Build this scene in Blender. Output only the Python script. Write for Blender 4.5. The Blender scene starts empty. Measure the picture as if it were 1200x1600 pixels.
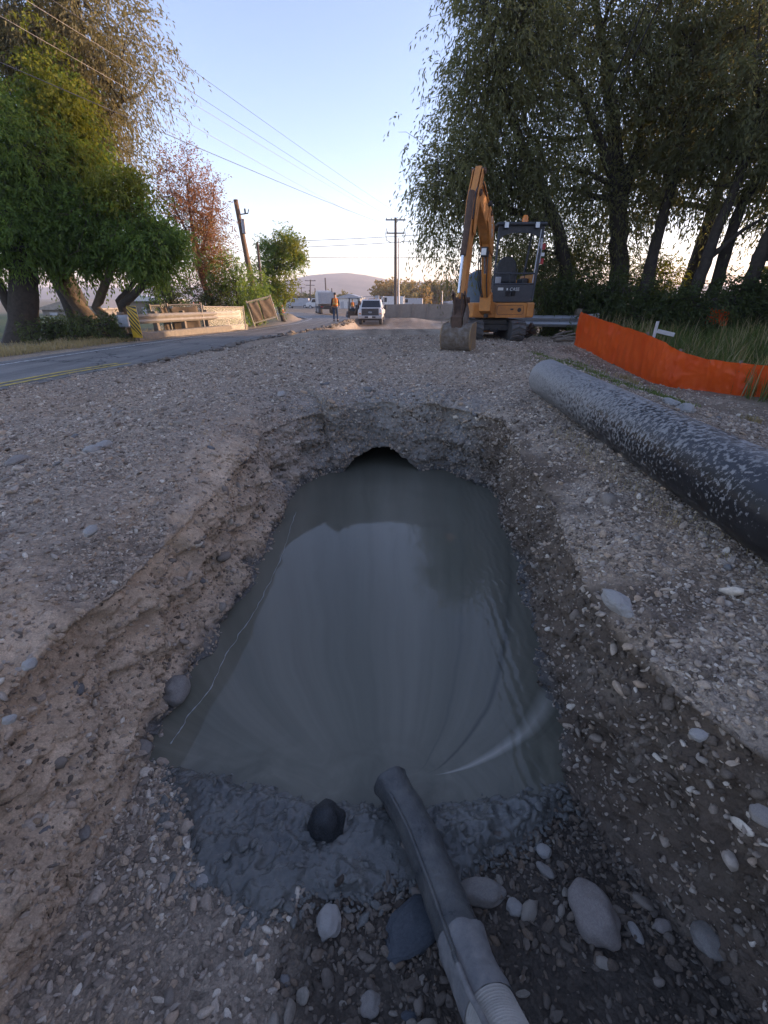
import bpy, bmesh, math, random
import numpy as np
from mathutils import Vector, Matrix, Euler

SC = bpy.context.scene
COL = SC.collection
R = math.radians
PI = math.pi
rnd = random.Random(7)
rng = np.random.default_rng(11)

# ------------------------------------------------------------------ camera, sky, sun, exposure
CAMZ = 0.92
TILT = 26.2
FPX = 680.0                       # focal length in pixels of the 1200 x 1600 photograph
cam_d = bpy.data.cameras.new('camera')
cam = bpy.data.objects.new('camera', cam_d)
COL.objects.link(cam)
cam.location = (0, 0, CAMZ)
cam.rotation_euler = (R(90 - TILT), 0, 0)
cam_d.sensor_fit = 'VERTICAL'
cam_d.sensor_height = 24.0
cam_d.lens = 24.0 * FPX / 1600.0
cam_d.clip_start = 0.05
cam_d.clip_end = 9000
SC.camera = cam

SUN_AZ, SUN_EL = 78.0, 7.0
world = bpy.data.worlds.new('World')
SC.world = world
world.use_nodes = True
wn = world.node_tree
wn.nodes.clear()
w_out = wn.nodes.new('ShaderNodeOutputWorld')
w_bg = wn.nodes.new('ShaderNodeBackground')
w_sky = wn.nodes.new('ShaderNodeTexSky')
w_sky.sky_type = 'NISHITA'
w_sky.sun_disc = False
w_sky.sun_elevation = R(SUN_EL)
w_sky.sun_rotation = R(SUN_AZ)
w_sky.altitude = 400
w_sky.air_density = 0.9
w_sky.dust_density = 0.7
w_sky.ozone_density = 2.6
w_bg.inputs['Strength'].default_value = 0.15
w_tint = wn.nodes.new('ShaderNodeMix'); w_tint.data_type = 'RGBA'; w_tint.blend_type = 'MULTIPLY'
w_tint.inputs[0].default_value = 1.0
w_tint.inputs[7].default_value = (1.22, 0.82, 0.76, 1)
wn.links.new(w_sky.outputs[0], w_tint.inputs[6])
wn.links.new(w_tint.outputs[2], w_bg.inputs['Color'])
wn.links.new(w_bg.outputs[0], w_out.inputs['Surface'])

sun_d = bpy.data.lights.new('sun', 'SUN')
sun_d.energy = 2.0
sun_d.angle = R(0.6)
sun_d.color = (1.0, 0.68, 0.42)
sun = bpy.data.objects.new('sun', sun_d)
COL.objects.link(sun)
sdir = Vector((math.sin(R(SUN_AZ)) * math.cos(R(SUN_EL)), math.cos(R(SUN_AZ)) * math.cos(R(SUN_EL)), math.sin(R(SUN_EL))))
sun.rotation_euler = (-sdir).to_track_quat('-Z', 'Y').to_euler()
sun.location = sdir * 60

SC.view_settings.view_transform = 'Standard'
SC.view_settings.look = 'None'
SC.view_settings.gamma = 1
SC.view_settings.use_curve_mapping = False
SC.view_settings.exposure = 2.4
SC.cycles.use_denoising = True
SC.cycles.max_bounces = 8
SC.cycles.diffuse_bounces = 3
SC.cycles.glossy_bounces = 3
SC.cycles.transmission_bounces = 4
SC.cycles.transparent_max_bounces = 8
SC.cycles.volume_bounces = 0
SC.cycles.volume_max_steps = 64
SC.cycles.sample_clamp_indirect = 6

# ------------------------------------------------------------------ geometry of the view
_ct, _st = math.cos(R(TILT)), math.sin(R(TILT))
def ray(px, py):
    u, v = px - 600.0, 800.0 - py
    return np.array([u, FPX * _ct + v * _st, -FPX * _st + v * _ct])
def at_y(px, py, y):
    d = ray(px, py)
    return (d[0] * y / d[1], y, CAMZ + d[2] * y / d[1])
def at_z(px, py, z):
    d = ray(px, py)
    s = (z - CAMZ) / d[2]
    return (d[0] * s, d[1] * s, z)

# ------------------------------------------------------------------ noise
_perm = np.random.default_rng(3).permutation(256)
_perm = np.concatenate([_perm, _perm, _perm])
_g = np.random.default_rng(4).normal(size=(256, 3))
_g /= np.linalg.norm(_g, axis=1)[:, None]
def pn(p):
    p = np.asarray(p, dtype=np.float64)
    i = np.floor(p).astype(np.int64)
    f = p - i
    i &= 255
    u = f * f * f * (f * (f * 6 - 15) + 10)
    out = np.zeros(len(p))
    for dx in (0, 1):
        wx = u[:, 0] if dx else 1 - u[:, 0]
        hx = _perm[(i[:, 0] + dx) & 255]
        for dy in (0, 1):
            wy = u[:, 1] if dy else 1 - u[:, 1]
            hy = _perm[hx + ((i[:, 1] + dy) & 255)]
            for dz in (0, 1):
                wz = u[:, 2] if dz else 1 - u[:, 2]
                h = _perm[hy + ((i[:, 2] + dz) & 255)]
                g = _g[h]
                out += wx * wy * wz * (g[:, 0] * (f[:, 0] - dx) + g[:, 1] * (f[:, 1] - dy) + g[:, 2] * (f[:, 2] - dz))
    return out * 1.5
def fbm(p, scale, octs=4, gain=0.5, ridged=False):
    p = np.asarray(p) * scale
    a, s, t = 1.0, 0.0, 0.0
    for k in range(octs):
        n = pn(p + 17.3 * k)
        s = s + a * ((1 - 2 * np.abs(n)) if ridged else n)
        t += a
        a *= gain
        p = p * 2.03
    return s / t
def ss(a, b, x):
    t = np.clip((x - a) / (b - a), 0, 1)
    return t * t * (3 - 2 * t)

# ------------------------------------------------------------------ mesh helpers
def np_mesh(name, verts, faces, smooth=False):
    """verts n x 3, faces m x k (all alike)"""
    me = bpy.data.meshes.new(name)
    verts = np.asarray(verts, dtype=np.float32)
    faces = np.asarray(faces, dtype=np.int32)
    me.vertices.add(len(verts))
    me.vertices.foreach_set('co', verts.ravel())
    k = faces.shape[1]
    me.loops.add(faces.size)
    me.loops.foreach_set('vertex_index', faces.ravel())
    me.polygons.add(len(faces))
    me.polygons.foreach_set('loop_start', np.arange(0, faces.size, k, dtype=np.int32))
    me.polygons.foreach_set('loop_total', np.full(len(faces), k, dtype=np.int32))
    if smooth:
        me.polygons.foreach_set('use_smooth', np.ones(len(faces), dtype=bool))
    me.update(calc_edges=True)
    return me

def link(name, me, mat=None, parent=None):
    o = bpy.data.objects.new(name, me)
    COL.objects.link(o)
    if mat is not None:
        me.materials.append(mat)
    if parent is not None:
        o.parent = parent
    return o

def tag(o, label=None, cat=None, group=None, kind=None):
    if label: o['label'] = label
    if cat: o['category'] = cat
    if group: o['group'] = group
    if kind: o['kind'] = kind
    return o

def empty(name, loc=(0, 0, 0), rz=0.0, label=None, cat=None, group=None):
    o = bpy.data.objects.new(name, None)
    COL.objects.link(o)
    o.location = loc
    o.rotation_euler = (0, 0, rz)
    return tag(o, label, cat, group)

def kids(o):
    return [c for c in bpy.data.objects if c.parent is o]
def copy_tree(o, parent=None):
    c = o.copy()
    COL.objects.link(c)
    c.parent = parent
    for k in kids(o):
        copy_tree(k, c)
    return c

class MB:
    """collects shapes; build() links them as one mesh object"""
    def __init__(s):
        s.v, s.f, s.sm = [], [], []
    def add(s, vs, fs, smooth=False):
        o = len(s.v)
        s.v.extend([tuple(p) for p in vs])
        s.f.extend([tuple(i + o for i in f) for f in fs])
        s.sm.extend([smooth] * len(fs))
        return s
    def box(s, c, size, rot=None, taper=1.0):
        hx, hy, hz = size[0] / 2, size[1] / 2, size[2] / 2
        vs = []
        for z in (-1, 1):
            t = taper if z > 0 else 1.0
            for x, y in ((-1, -1), (1, -1), (1, 1), (-1, 1)):
                vs.append(Vector((x * hx * t, y * hy * t, z * hz)))
        if rot is not None:
            m = Euler(rot).to_matrix()
            vs = [m @ v for v in vs]
        vs = [v + Vector(c) for v in vs]
        return s.add(vs, [(0, 3, 2, 1), (4, 5, 6, 7), (0, 1, 5, 4), (1, 2, 6, 5), (2, 3, 7, 6), (3, 0, 4, 7)])
    def bar(s, a, b, w, h=None, up=(0, 0, 1)):
        a, b = Vector(a), Vector(b)
        h = w if h is None else h
        d = (b - a).normalized()
        u = Vector(up)
        if abs(d.dot(u)) > 0.98: u = Vector((0, 1, 0))
        x = d.cross(u).normalized()
        y = x.cross(d).normalized()
        vs = []
        for p in (a, b):
            for i, j in ((-1, -1), (1, -1), (1, 1), (-1, 1)):
                vs.append(p + x * (i * w / 2) + y * (j * h / 2))
        return s.add(vs, [(0, 1, 2, 3), (7, 6, 5, 4), (0, 4, 5, 1), (1, 5, 6, 2), (2, 6, 7, 3), (3, 7, 4, 0)])
    def tube(s, pts, rad, n=10, cap=True, smooth=True):
        pts = [Vector(p) for p in pts]
        rad = [rad] * len(pts) if isinstance(rad, (int, float)) else list(rad)
        vs, fs = [], []
        ref = None
        for i, p in enumerate(pts):
            d = (pts[min(i + 1, len(pts) - 1)] - pts[max(i - 1, 0)])
            d = d.normalized() if d.length > 1e-9 else Vector((0, 0, 1))
            if ref is None:
                ref = Vector((0, 0, 1)) if abs(d.z) < 0.9 else Vector((1, 0, 0))
            x = (ref - d * ref.dot(d))
            x = x.normalized() if x.length > 1e-6 else d.orthogonal().normalized()
            ref = x
            y = d.cross(x)
            for k in range(n):
                a = 2 * PI * k / n
                vs.append(p + (x * math.cos(a) + y * math.sin(a)) * rad[i])
        for i in range(len(pts) - 1):
            for k in range(n):
                k2 = (k + 1) % n
                fs.append((i * n + k, i * n + k2, (i + 1) * n + k2, (i + 1) * n + k))
        s.add(vs, fs, smooth)
        if cap:
            s.add(vs[:n], [tuple(reversed(range(n)))])
            s.add(vs[-n:], [tuple(range(n))])
        return s
    def prism(s, poly, half, org=(0, 0, 0), ex=(1, 0, 0), ey=(0, 0, 1), en=(0, 1, 0)):
        """polygon in the plane (ex, ey), thickness along en"""
        o, ex, ey, en = Vector(org), Vector(ex), Vector(ey), Vector(en)
        n = len(poly)
        vs = [o + ex * a + ey * b - en * half for a, b in poly] + [o + ex * a + ey * b + en * half for a, b in poly]
        fs = [tuple(reversed(range(n))), tuple(range(n, 2 * n))]
        for i in range(n):
            j = (i + 1) % n
            fs.append((i, j, n + j, n + i))
        return s.add(vs, fs)
    def sweep(s, prof, path, side, up=(0, 0, 1), closed=False, smooth=False):
        """profile (a, b) -> path point + side*a + up*b"""
        vs, fs = [], []
        n = len(prof)
        for p, sd in zip(path, side):
            for a, b in prof:
                vs.append(Vector(p) + Vector(sd) * a + Vector(up) * b)
        m = n if closed else n - 1
        for i in range(len(path) - 1):
            for k in range(m):
                k2 = (k + 1) % n
                fs.append((i * n + k, i * n + k2, (i + 1) * n + k2, (i + 1) * n + k))
        return s.add(vs, fs, smooth)
    def ball(s, c, r, n=8, sc=(1, 1, 1)):
        vs, fs = [], []
        for i in range(n + 1):
            th = PI * i / n
            for k in range(2 * n):
                a = PI * k / n
                vs.append((c[0] + r * sc[0] * math.sin(th) * math.cos(a), c[1] + r * sc[1] * math.sin(th) * math.sin(a), c[2] + r * sc[2] * math.cos(th)))
        for i in range(n):
            for k in range(2 * n):
                k2 = (k + 1) % (2 * n)
                fs.append((i * 2 * n + k, (i + 1) * 2 * n + k, (i + 1) * 2 * n + k2, i * 2 * n + k2))
        return s.add(vs, fs, True)
    def mesh(s, name):
        me = bpy.data.meshes.new(name)
        me.from_pydata(s.v, [], s.f)
        me.polygons.foreach_set('use_smooth', s.sm)
        me.update()
        bm = bmesh.new(); bm.from_mesh(me)
        bmesh.ops.recalc_face_normals(bm, faces=bm.faces)
        bm.to_mesh(me); bm.free()
        return me
    def build(s, name, mat, parent=None, bevel=0.0, segs=2):
        o = link(name, s.mesh(name), mat, parent)
        if bevel:
            m = o.modifiers.new('bevel', 'BEVEL')
            m.width = bevel; m.segments = segs; m.limit_method = 'ANGLE'; m.angle_limit = R(35)
        return o

# ------------------------------------------------------------------ materials
class NT:
    def __init__(s, name):
        s.m = bpy.data.materials.new(name)
        s.m.use_nodes = True
        s.t = s.m.node_tree
        s.t.nodes.clear()
        s.out = s.t.nodes.new('ShaderNodeOutputMaterial')
    def n(s, typ, ins=None, **props):
        nd = s.t.nodes.new('ShaderNode' + typ)
        for k, v in props.items(): setattr(nd, k, v)
        for k, v in (ins or {}).items():
            if isinstance(v, bpy.types.NodeSocket): s.t.links.new(v, nd.inputs[k])
            else: nd.inputs[k].default_value = v
        return nd
    def co(s): return s.n('TexCoord').outputs['Object']
    def pos(s): return s.n('NewGeometry').outputs['Position']
    def noise(s, scale, detail=6, rough=0.6, vec=None, dist=0.0, out='Fac'):
        return s.n('TexNoise', {'Vector': vec if vec is not None else s.co(), 'Scale': scale, 'Detail': detail, 'Roughness': rough, 'Distortion': dist}).outputs[out]
    def ramp(s, fac, stops, interp='LINEAR'):
        r = s.n('ValToRGB', {'Fac': fac})
        r.color_ramp.interpolation = interp
        e = r.color_ramp.elements
        while len(e) < len(stops): e.new(0.5)
        for el, (p, c) in zip(e, stops):
            el.position = p
            el.color = (c[0], c[1], c[2], 1) if isinstance(c, (tuple, list)) else (c, c, c, 1)
        return r.outputs['Color']
    def mix(s, f, a, b, typ='MIX'):
        m = s.n('Mix', data_type='RGBA', blend_type=typ)
        for i, v in ((0, f), (6, a), (7, b)):
            if isinstance(v, bpy.types.NodeSocket): s.t.links.new(v, m.inputs[i])
            elif i == 0: m.inputs[0].default_value = v
            else: m.inputs[i].default_value = (v[0], v[1], v[2], 1)
        return m.outputs[2]
    def math(s, op, a, b=0.0, clamp=False):
        m = s.n('Math', operation=op, use_clamp=clamp)
        for i, v in ((0, a), (1, b)):
            if isinstance(v, bpy.types.NodeSocket): s.t.links.new(v, m.inputs[i])
            else: m.inputs[i].default_value = v
        return m.outputs[0]
    def bump(s, h, strength=0.5, dist=0.01, normal=None):
        b = s.n('Bump', {'Height': h, 'Strength': strength, 'Distance': dist})
        if normal is not None: s.t.links.new(normal, b.inputs['Normal'])
        return b.outputs[0]
    def pr(s, color, rough=0.6, metal=0.0, normal=None, spec=0.5, **kw):
        ins = {'Roughness': rough, 'Metallic': metal, 'Specular IOR Level': spec}
        if isinstance(color, bpy.types.NodeSocket): ins['Base Color'] = color
        else: ins['Base Color'] = (color[0], color[1], color[2], 1)
        if normal is not None: ins['Normal'] = normal
        p = s.n('BsdfPrincipled', ins)
        for k, v in kw.items():
            p.inputs[k.replace('_', ' ')].default_value = v
        return p.outputs[0]
    def done(s, shader):
        s.t.links.new(shader, s.out.inputs['Surface'])
        return s.m

def worn(name, col, col2=None, rough=0.5, metal=0.0, scale=6.0, amount=0.5, bump=0.15, dist=0.004):
    """painted, wooden or metal surface with uneven colour, dirt and relief"""
    t = NT(name)
    c2 = col2 or tuple(c * 0.55 for c in col)
    n1 = t.noise(scale, 8, 0.7)
    f = t.ramp(n1, [(0.5 - amount * 0.3, 0.0), (0.5 + amount * 0.3, 1.0)])
    n2 = t.noise(scale * 7, 4, 0.7)
    c = t.mix(f, col, c2)
    c = t.mix(t.math('MULTIPLY', n2, 0.35), c, tuple(x * 0.4 for x in col))
    r = t.math('ADD', rough - 0.12, t.math('MULTIPLY', n1, 0.24))
    return t.done(t.pr(c, r, metal, t.bump(n2, bump, dist)))

M = {}
# ------------------------------------------------------------------ materials of the setting
def mat_ground():
    t = NT('ground')
    tint = t.n('Attribute', attribute_name='tint').outputs['Color']
    grav = t.n('Attribute', attribute_name='grav').outputs['Fac']
    wet = t.n('Attribute', attribute_name='wet').outputs['Fac']
    p = t.co()
    wn_ = t.n('TexNoise', {'Vector': p, 'Scale': 30, 'Detail': 2}).outputs['Color']
    pw = t.n('VectorMath', {0: p, 1: t.n('VectorMath', {0: wn_, 'Scale': 0.02}, operation='SCALE').outputs[0]}, operation='ADD').outputs[0]
    v1 = t.n('TexVoronoi', {'Vector': pw, 'Scale': 42, 'Randomness': 1.0})
    v2 = t.n('TexVoronoi', {'Vector': pw, 'Scale': 95, 'Randomness': 1.0})
    v3 = t.n('TexVoronoi', {'Vector': p, 'Scale': 14, 'Randomness': 1.0})
    cell = t.ramp(t.n('SeparateColor', {0: v1.outputs['Color']}).outputs[0], [(0, (.55, .53, .52)), (.35, (.85, .82, .8)), (.7, (1.1, 1.07, 1.04)), (.92, (1.45, 1.42, 1.36)), (1, (1.9, 1.86, 1.8))])
    cell2 = t.ramp(t.n('SeparateColor', {0: v2.outputs['Color']}).outputs[1], [(0, (.6, .6, .6)), (.5, (.95, .93, .92)), (1, (1.5, 1.46, 1.4))])
    cells = t.mix(0.5, cell, cell2)
    fine = t.noise(9, 10, 0.72)
    fcol = t.ramp(fine, [(.25, (.62, .6, .58)), (.5, (.98, .97, .95)), (.75, (1.32, 1.3, 1.27))])
    grit = t.ramp(t.noise(150, 3, .8), [(.3, .7), (.7, 1.25)])
    c = t.mix(1.0, tint, fcol, 'MULTIPLY')
    c = t.mix(1.0, c, grit, 'MULTIPLY')
    c2 = t.mix(1.0, c, cells, 'MULTIPLY')
    c = t.mix(grav, c, c2)
    big = t.ramp(t.noise(1.3, 6, .65), [(.3, (.8, .79, .78)), (.7, (1.16, 1.14, 1.1))])
    c = t.mix(1.0, c, big, 'MULTIPLY')
    rough = t.math('SUBTRACT', 0.92, t.math('MULTIPLY', wet, 0.55))
    h = t.math('ADD', t.math('MULTIPLY', t.math('SUBTRACT', 1.0, v1.outputs['Distance']), t.math('MULTIPLY', grav, 1.0)), t.math('MULTIPLY', t.math('SUBTRACT', 1.0, v2.outputs['Distance']), t.math('MULTIPLY', grav, .5)))
    b = t.bump(h, 0.9, 0.012)
    b = t.bump(t.noise(24, 9, .75), 0.6, 0.016, b)
    b = t.bump(t.noise(140, 4, .8), 0.6, 0.004, b)
    return t.done(t.pr(c, rough, 0, b, 0.3))
M['ground'] = mat_ground()

def mat_stone(name, dark=1.0, warm=0.0):
    t = NT(name)
    r = t.n('ObjectInfo').outputs['Random']
    c = t.ramp(r, [(0, (.13, .102, .078)), (.15, (.25, .20, .155)), (.35, (.36, .29, .225)), (.55, (.40, .34, .28)), (.7, (.47, .39, .31)), (.83, (.44, .32, .22)), (.93, (.58, .50, .40)), (1, (.70, .62, .51))])
    c = t.mix(1.0, c, (dark, dark * .985, dark * .97), 'MULTIPLY')
    f = t.ramp(t.noise(3.0, 8, .7), [(.3, .72), (.7, 1.2)])
    c = t.mix(1.0, c, f, 'MULTIPLY')
    return t.done(t.pr(c, .8, 0, t.bump(t.noise(14, 6, .7), .4, .05), .3))
M['stone'] = mat_stone('stone_grey')
M['shaded_stone'] = mat_stone('shaded_stone', .38)  # darker copy of the stone: pit shade and vignette put into its colour

def mat_cobble(name, a, b, rough=.75, scale=16):
    t = NT(name)
    n1 = t.noise(scale, 9, .72)
    c = t.mix(t.ramp(n1, [(.38, 0.0), (.62, 1.0)]), a, b)
    sp = t.ramp(t.noise(scale * 9, 3, .7), [(.35, .7), (.65, 1.25)])
    c = t.mix(1.0, c, sp, 'MULTIPLY')
    return t.done(t.pr(c, rough, 0, t.bump(t.noise(scale * 4, 7, .7), .5, .004), .35))

def mat_asphalt():
    t = NT('asphalt')
    dust = t.ramp(t.noise(.9, 8, .7), [(.35, (.13, .126, .118)), (.55, (.17, .16, .147)), (.8, (.26, .23, .195))])
    sp = t.ramp(t.noise(260, 2, .8), [(.3, .65), (.7, 1.4)])
    c = t.mix(1.0, dust, sp, 'MULTIPLY')
    mp = t.n('Mapping', {'Vector': t.co(), 'Scale': (1.4, .04, 1)}).outputs[0]
    tr = t.ramp(t.noise(2.2, 5, .6, vec=mp), [(.35, .75), (.65, 1.2)])
    c = t.mix(1.0, c, tr, 'MULTIPLY')
    cr = t.n('TexVoronoi', {'Vector': t.n('VectorMath', {0: t.co(), 1: t.noise(2, 5, .6, out='Color')}, operation='ADD').outputs[0], 'Scale': .35}, feature='DISTANCE_TO_EDGE').outputs['Distance']
    c = t.mix(t.ramp(cr, [(.004, 1.0), (.012, 0.0)]), c, (.03, .03, .03))
    return t.done(t.pr(c, .8, 0, t.bump(t.noise(180, 3, .8), .5, .004), .35))
M['asphalt'] = mat_asphalt()
def mat_paint(name, col):
    t = NT(name)
    w = t.noise(14, 8, .75)
    c = t.mix(t.ramp(w, [(.45, 0.0), (.62, 1.0)]), col, (.13, .125, .12))
    return t.done(t.pr(c, .7, 0, t.bump(t.noise(180, 3, .8), .4, .003), .3))
M['yellow_line'] = mat_paint('yellow_line', (.55, .40, .06))
M['white_line'] = mat_paint('white_line', (.6, .6, .58))

# ------------------------------------------------------------------ road course
RI = [(-8, -5.9), (5, -5.55), (6.4, -5.5), (8.06, -5.25), (9.67, -4.75), (15.2, -4.2), (21, -3.4), (30, -2.9), (38.5, -2.6), (43, -3.6), (50, -6.2), (60, -10.8), (75, -20), (100, -38), (130, -62)]
RO = [(-8, -9.2), (5, -8.4), (6.4, -8.3), (8.06, -8.1), (9.67, -7.95), (15.2, -7.2), (21, -6.35), (30, -5.95), (38.5, -6.3), (43, -8.0), (50, -12.0), (60, -18.5), (75, -29), (100, -48), (130, -73)]
def xi(y): return np.interp(y, [p[0] for p in RI], [p[1] for p in RI])
def xo(y): return np.interp(y, [p[0] for p in RO], [p[1] for p in RO])
def zroad(y): return -0.27 - 0.33 * ss(10, 38, y) - 0.12 * ss(40, 60, y)

def H(x, y):
    x = np.atleast_1d(np.asarray(x, float)); y = np.atleast_1d(np.asarray(y, float))
    x, y = np.broadcast_arrays(x, y)
    d_i = x - xi(y)                      # > 0 on the gravel side of the road
    d_o = xo(y) - x                      # > 0 beyond the road
    zr = zroad(y)
    left = -0.30 * ss(1.6, 4.2, -x)
    right = -0.42 * ss(2.3, 4.8, x) * (1 - 0.72 * ss(8, 11.5, y))
    exc = -1.28 * ss(12, 38, y) * (1 - ss(46, 50, y)) - 0.75 * ss(46, 50, y)
    g = left * (1 - ss(18, 30, y)) + right + exc
    # rough relief of the gravel
    p = np.stack([x, y, np.zeros_like(x)], 1)
    rel = 0.055 * fbm(p, 0.55, 3) + 0.022 * fbm(p, 2.4, 3)
    rel = rel + 0.10 * ss(10, 14, y) * fbm(p + 9, 0.35, 3)
    g = g + rel
    near = ss(0.0, 0.7, d_i)
    z = (zr - 0.012) * (1 - near) + g * near
    # under the road
    inside = (d_i <= 0)
    z = np.where(inside, zr - 0.06, z)
    # gravel spills over the near road edge
    spill = (1 - ss(0.0, 0.55, -d_i)) * (1 - ss(8.2, 9.6, y))
    z = np.where(inside, z + 0.085 * spill * (0.6 + 0.9 * fbm(p + 31, 3.0, 3)), z)
    # beyond the road
    b = ss(0.0, 0.8, d_o)
    far = zr - 0.02 - 0.10 * ss(1, 6, d_o) + 0.08 * fbm(p + 5, 0.6, 3)
    z = np.where(d_o > 0, (zr - 0.03) * (1 - b) + far * b, z)
    # soil berm between road and driveway where the road bends
    z = z + 0.45 * np.exp(-(((x + 8.2) / 1.6) ** 2 + ((y - 38) / 3.5) ** 2)) * ss(0.2, 1.2, d_o)
    # mounds in front of the privacy fence
    z = z + 0.50 * np.exp(-(((x - 2.6) / 2.6) ** 2 + ((y - 44) / 1.6) ** 2)) + 0.55 * np.exp(-(((x - 7.5) / 3.5) ** 2 + ((y - 42) / 2.2) ** 2))
    z = z + 0.5 * np.exp(-(((x - 0.9) / 1.1) ** 2 + ((y - 45.5) / 1.2) ** 2))
    # far country falls away a little and then lies level
    z = z * (1 - ss(60, 130, y)) + (-1.2) * ss(60, 130, y)
    z = np.where((np.abs(x) > 60), -1.1 * ss(60, 90, np.abs(x)) + z * (1 - ss(60, 90, np.abs(x))), z)
    return z
def h1(x, y): return float(H(x, y)[0])
def gp(px, py, dz=0.0):
    """where the line of sight through a pixel meets the ground"""
    z = 0.0
    for _ in range(40):
        q = at_z(px, py, z + dz)
        if q[1] < 0 or q[1] > 400: z = -1.0; q = at_z(px, max(py, 480), z); break
        z = 0.5 * z + 0.5 * h1(q[0], q[1])
    return at_z(px, py, z + dz)[:2] + (z,)

WZ = -0.83           # slurry level in the pit

def zfloor(x, y):
    yw = .96 + .30 * np.clip(np.abs(x + .05) - .15, 0, 1) ** 1.3 - .06 * ss(.0, .6, x)      # where the slurry ends
    d = yw - y
    return -1.02 + 0.20 * ss(-.22, .03, d) + 0.035 * ss(.03, .35, d) + .12 * ss(.4, 1.0, d) + .80 * ss(-.6, -3.0, y)

# ------------------------------------------------------------------ ground: one sheet, rays fanned round the pit
def build_ground():
    dirs, org, Rf, key, tunnel = [], [], [], [], []
    yl = [-3, .3, .55, .85, 1.3, 1.7, 2.5, 3.4, 3.6]; xl = [1.05, .98, .95, .96, 1.0, .93, .86, .85, .86]
    yr = [-3, .3, .6, .9, 1.15, 1.67, 2.19, 2.6, 3.3, 3.6]; xr = [1.1, .98, .88, .75, .69, .75, .84, .89, .94, .97]
    ys = np.concatenate([np.linspace(-3, -.3, 16, endpoint=False), np.arange(-.3, 3.6, 0.0115)])
    for y in ys:
        org.append((0, y)); dirs.append((-1, 0)); Rf.append(np.interp(y, yl, xl))
    ph = [180, 160, 145, 130, 110, 90, 70, 55, 40, 20, 0]; rr = [.86, .90, .97, 1.05, 1.07, 1.12, 1.10, 1.07, 1.06, 1.03, 1.0]
    for a in np.linspace(180, 0, 460)[1:-1]:
        org.append((0, 3.6)); dirs.append((math.cos(R(a)), math.sin(R(a)))); Rf.append(np.interp(-a, [-q for q in ph], rr))
    for y in ys[::-1]:
        org.append((0, y)); dirs.append((1, 0)); Rf.append(np.interp(y, yr, xr))
    for a in np.linspace(0, -180, 34)[1:-1]:
        org.append((0, -3)); dirs.append((math.cos(R(a)), math.sin(R(a)))); Rf.append(1.1 + .9 * math.sin(R(-a)))
    org, dirs, Rf = np.array(org), np.array(dirs), np.array(Rf)
    ns = len(org)
    # rows along every ray
    fl = np.linspace(0.0, 1, 46) ** 0.8               # floor, fraction of Rf
    NW = 84
    q = np.linspace(0, 1, NW + 1)[1:]                   # wall
    outs = [0.010]
    st = 0.012
    while outs[-1] < 2600:
        outs.append(outs[-1] + st)
        st = min(max(0.012, outs[-1] * 0.0125), 1e9) if outs[-1] < 12 else outs[-1] * 0.055
    outs = np.array(outs)
    rows = []
    fore = dirs[:, 1]
    side = dirs[:, 0]
    ally = org[:, 1]
    # wall width (foot to rim)
    wl = np.where(side < -0.5, 0.20, np.where(side > 0.5, 0.10, 0.07))
    wl = wl + 0.10 * fbm(np.stack([org[:, 0] + dirs[:, 0] * 2, org[:, 1] + dirs[:, 1] * 2, 0 * side], 1), 1.1, 3)
    wl = np.clip(wl, 0.05, 0.4)
    P, part = [], []
    for f in fl:
        xy = org + dirs * (Rf * f)[:, None]
        P.append(np.column_stack([xy, zfloor(xy[:, 0], xy[:, 1])])); part.append(0)
    foot = P[-1]
    rimxy = org + dirs * (Rf + wl)[:, None]
    # the edge round the pit sags towards it
    sh = np.where(side < -0.5, 0.19, np.where(side > 0.5, 0.13, 0.10))
    shl = np.where(side < -0.5, 0.26, np.where(side > .5, .20, 0.16))
    rimz = H(rimxy[:, 0], rimxy[:, 1]) - sh
    for k in q:
        t = k ** 1.55
        xy = org + dirs * (Rf + wl * t)[:, None]
        z = foot[:, 2] + (rimz - foot[:, 2]) * (k ** 0.93)
        P.append(np.column_stack([xy, z])); part.append(1)
    for o in outs:
        xy = org + dirs * (Rf + wl + o)[:, None]
        # sideways rays bend gently away from each other far out
        z = H(xy[:, 0], xy[:, 1]) - sh * np.exp(-o / shl)
        P.append(np.column_stack([xy, z])); part.append(2)
    P = np.array(P)                                     # rows x ns x 3
    nr = len(P)
    part = np.array(part)
    V = P.reshape(-1, 3)
    rowid = np.repeat(part, ns)
    o_all = np.repeat(np.concatenate([np.full(46 + NW, 0.0), outs]), ns)
    k_all = np.repeat(np.concatenate([np.zeros(46), q, np.ones(len(outs))]), ns)
    D3 = np.tile(np.column_stack([dirs, np.zeros(ns)]), (nr, 1))
    x, y, z = V[:, 0].copy(), V[:, 1].copy(), V[:, 2].copy()
    sx = D3[:, 0]
    # lumps and fractures: strong on the walls, mild near the rim, fading outwards
    w_wall = np.where(rowid == 1, np.sin(np.clip(k_all, 0, 1) * PI) ** 0.35, 0)
    w_out = np.where(rowid == 2, np.exp(-o_all / 0.5), 0)
    w_floor = np.where(rowid == 0, 1.0, 0)
    near = (o_all < 8)
    idx = np.where(near)[0]
    p = V[idx]
    lump = fbm(p, 2.3, 5, .55)
    rid = fbm(p + 7.7, np.array([1.6, 1.6, 5.5]), 4, .55, ridged=True)
    fine = fbm(p + 3.1, 15, 4, .6)
    fine2 = fbm(p + 13.1, 48, 2, .6)
    vert = fbm(p * np.array([1, 1, .35]) + 41, 3.6, 4, .55)
    amp = np.zeros(len(idx)); 
    ww, wo, wf = w_wall[idx], w_out[idx], w_floor[idx]
    rightw = ss(0.2, .7, sx[idx]); leftw = ss(0.2, .7, -sx[idx]); backw = ss(.3, .8, D3[idx, 1])
    hd = ww * (0.10 * lump + 0.055 * (rid - .3) + 0.045 * fine + .026 * fine2 + .06 * vert) + wo * 0.055 * lump
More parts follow.
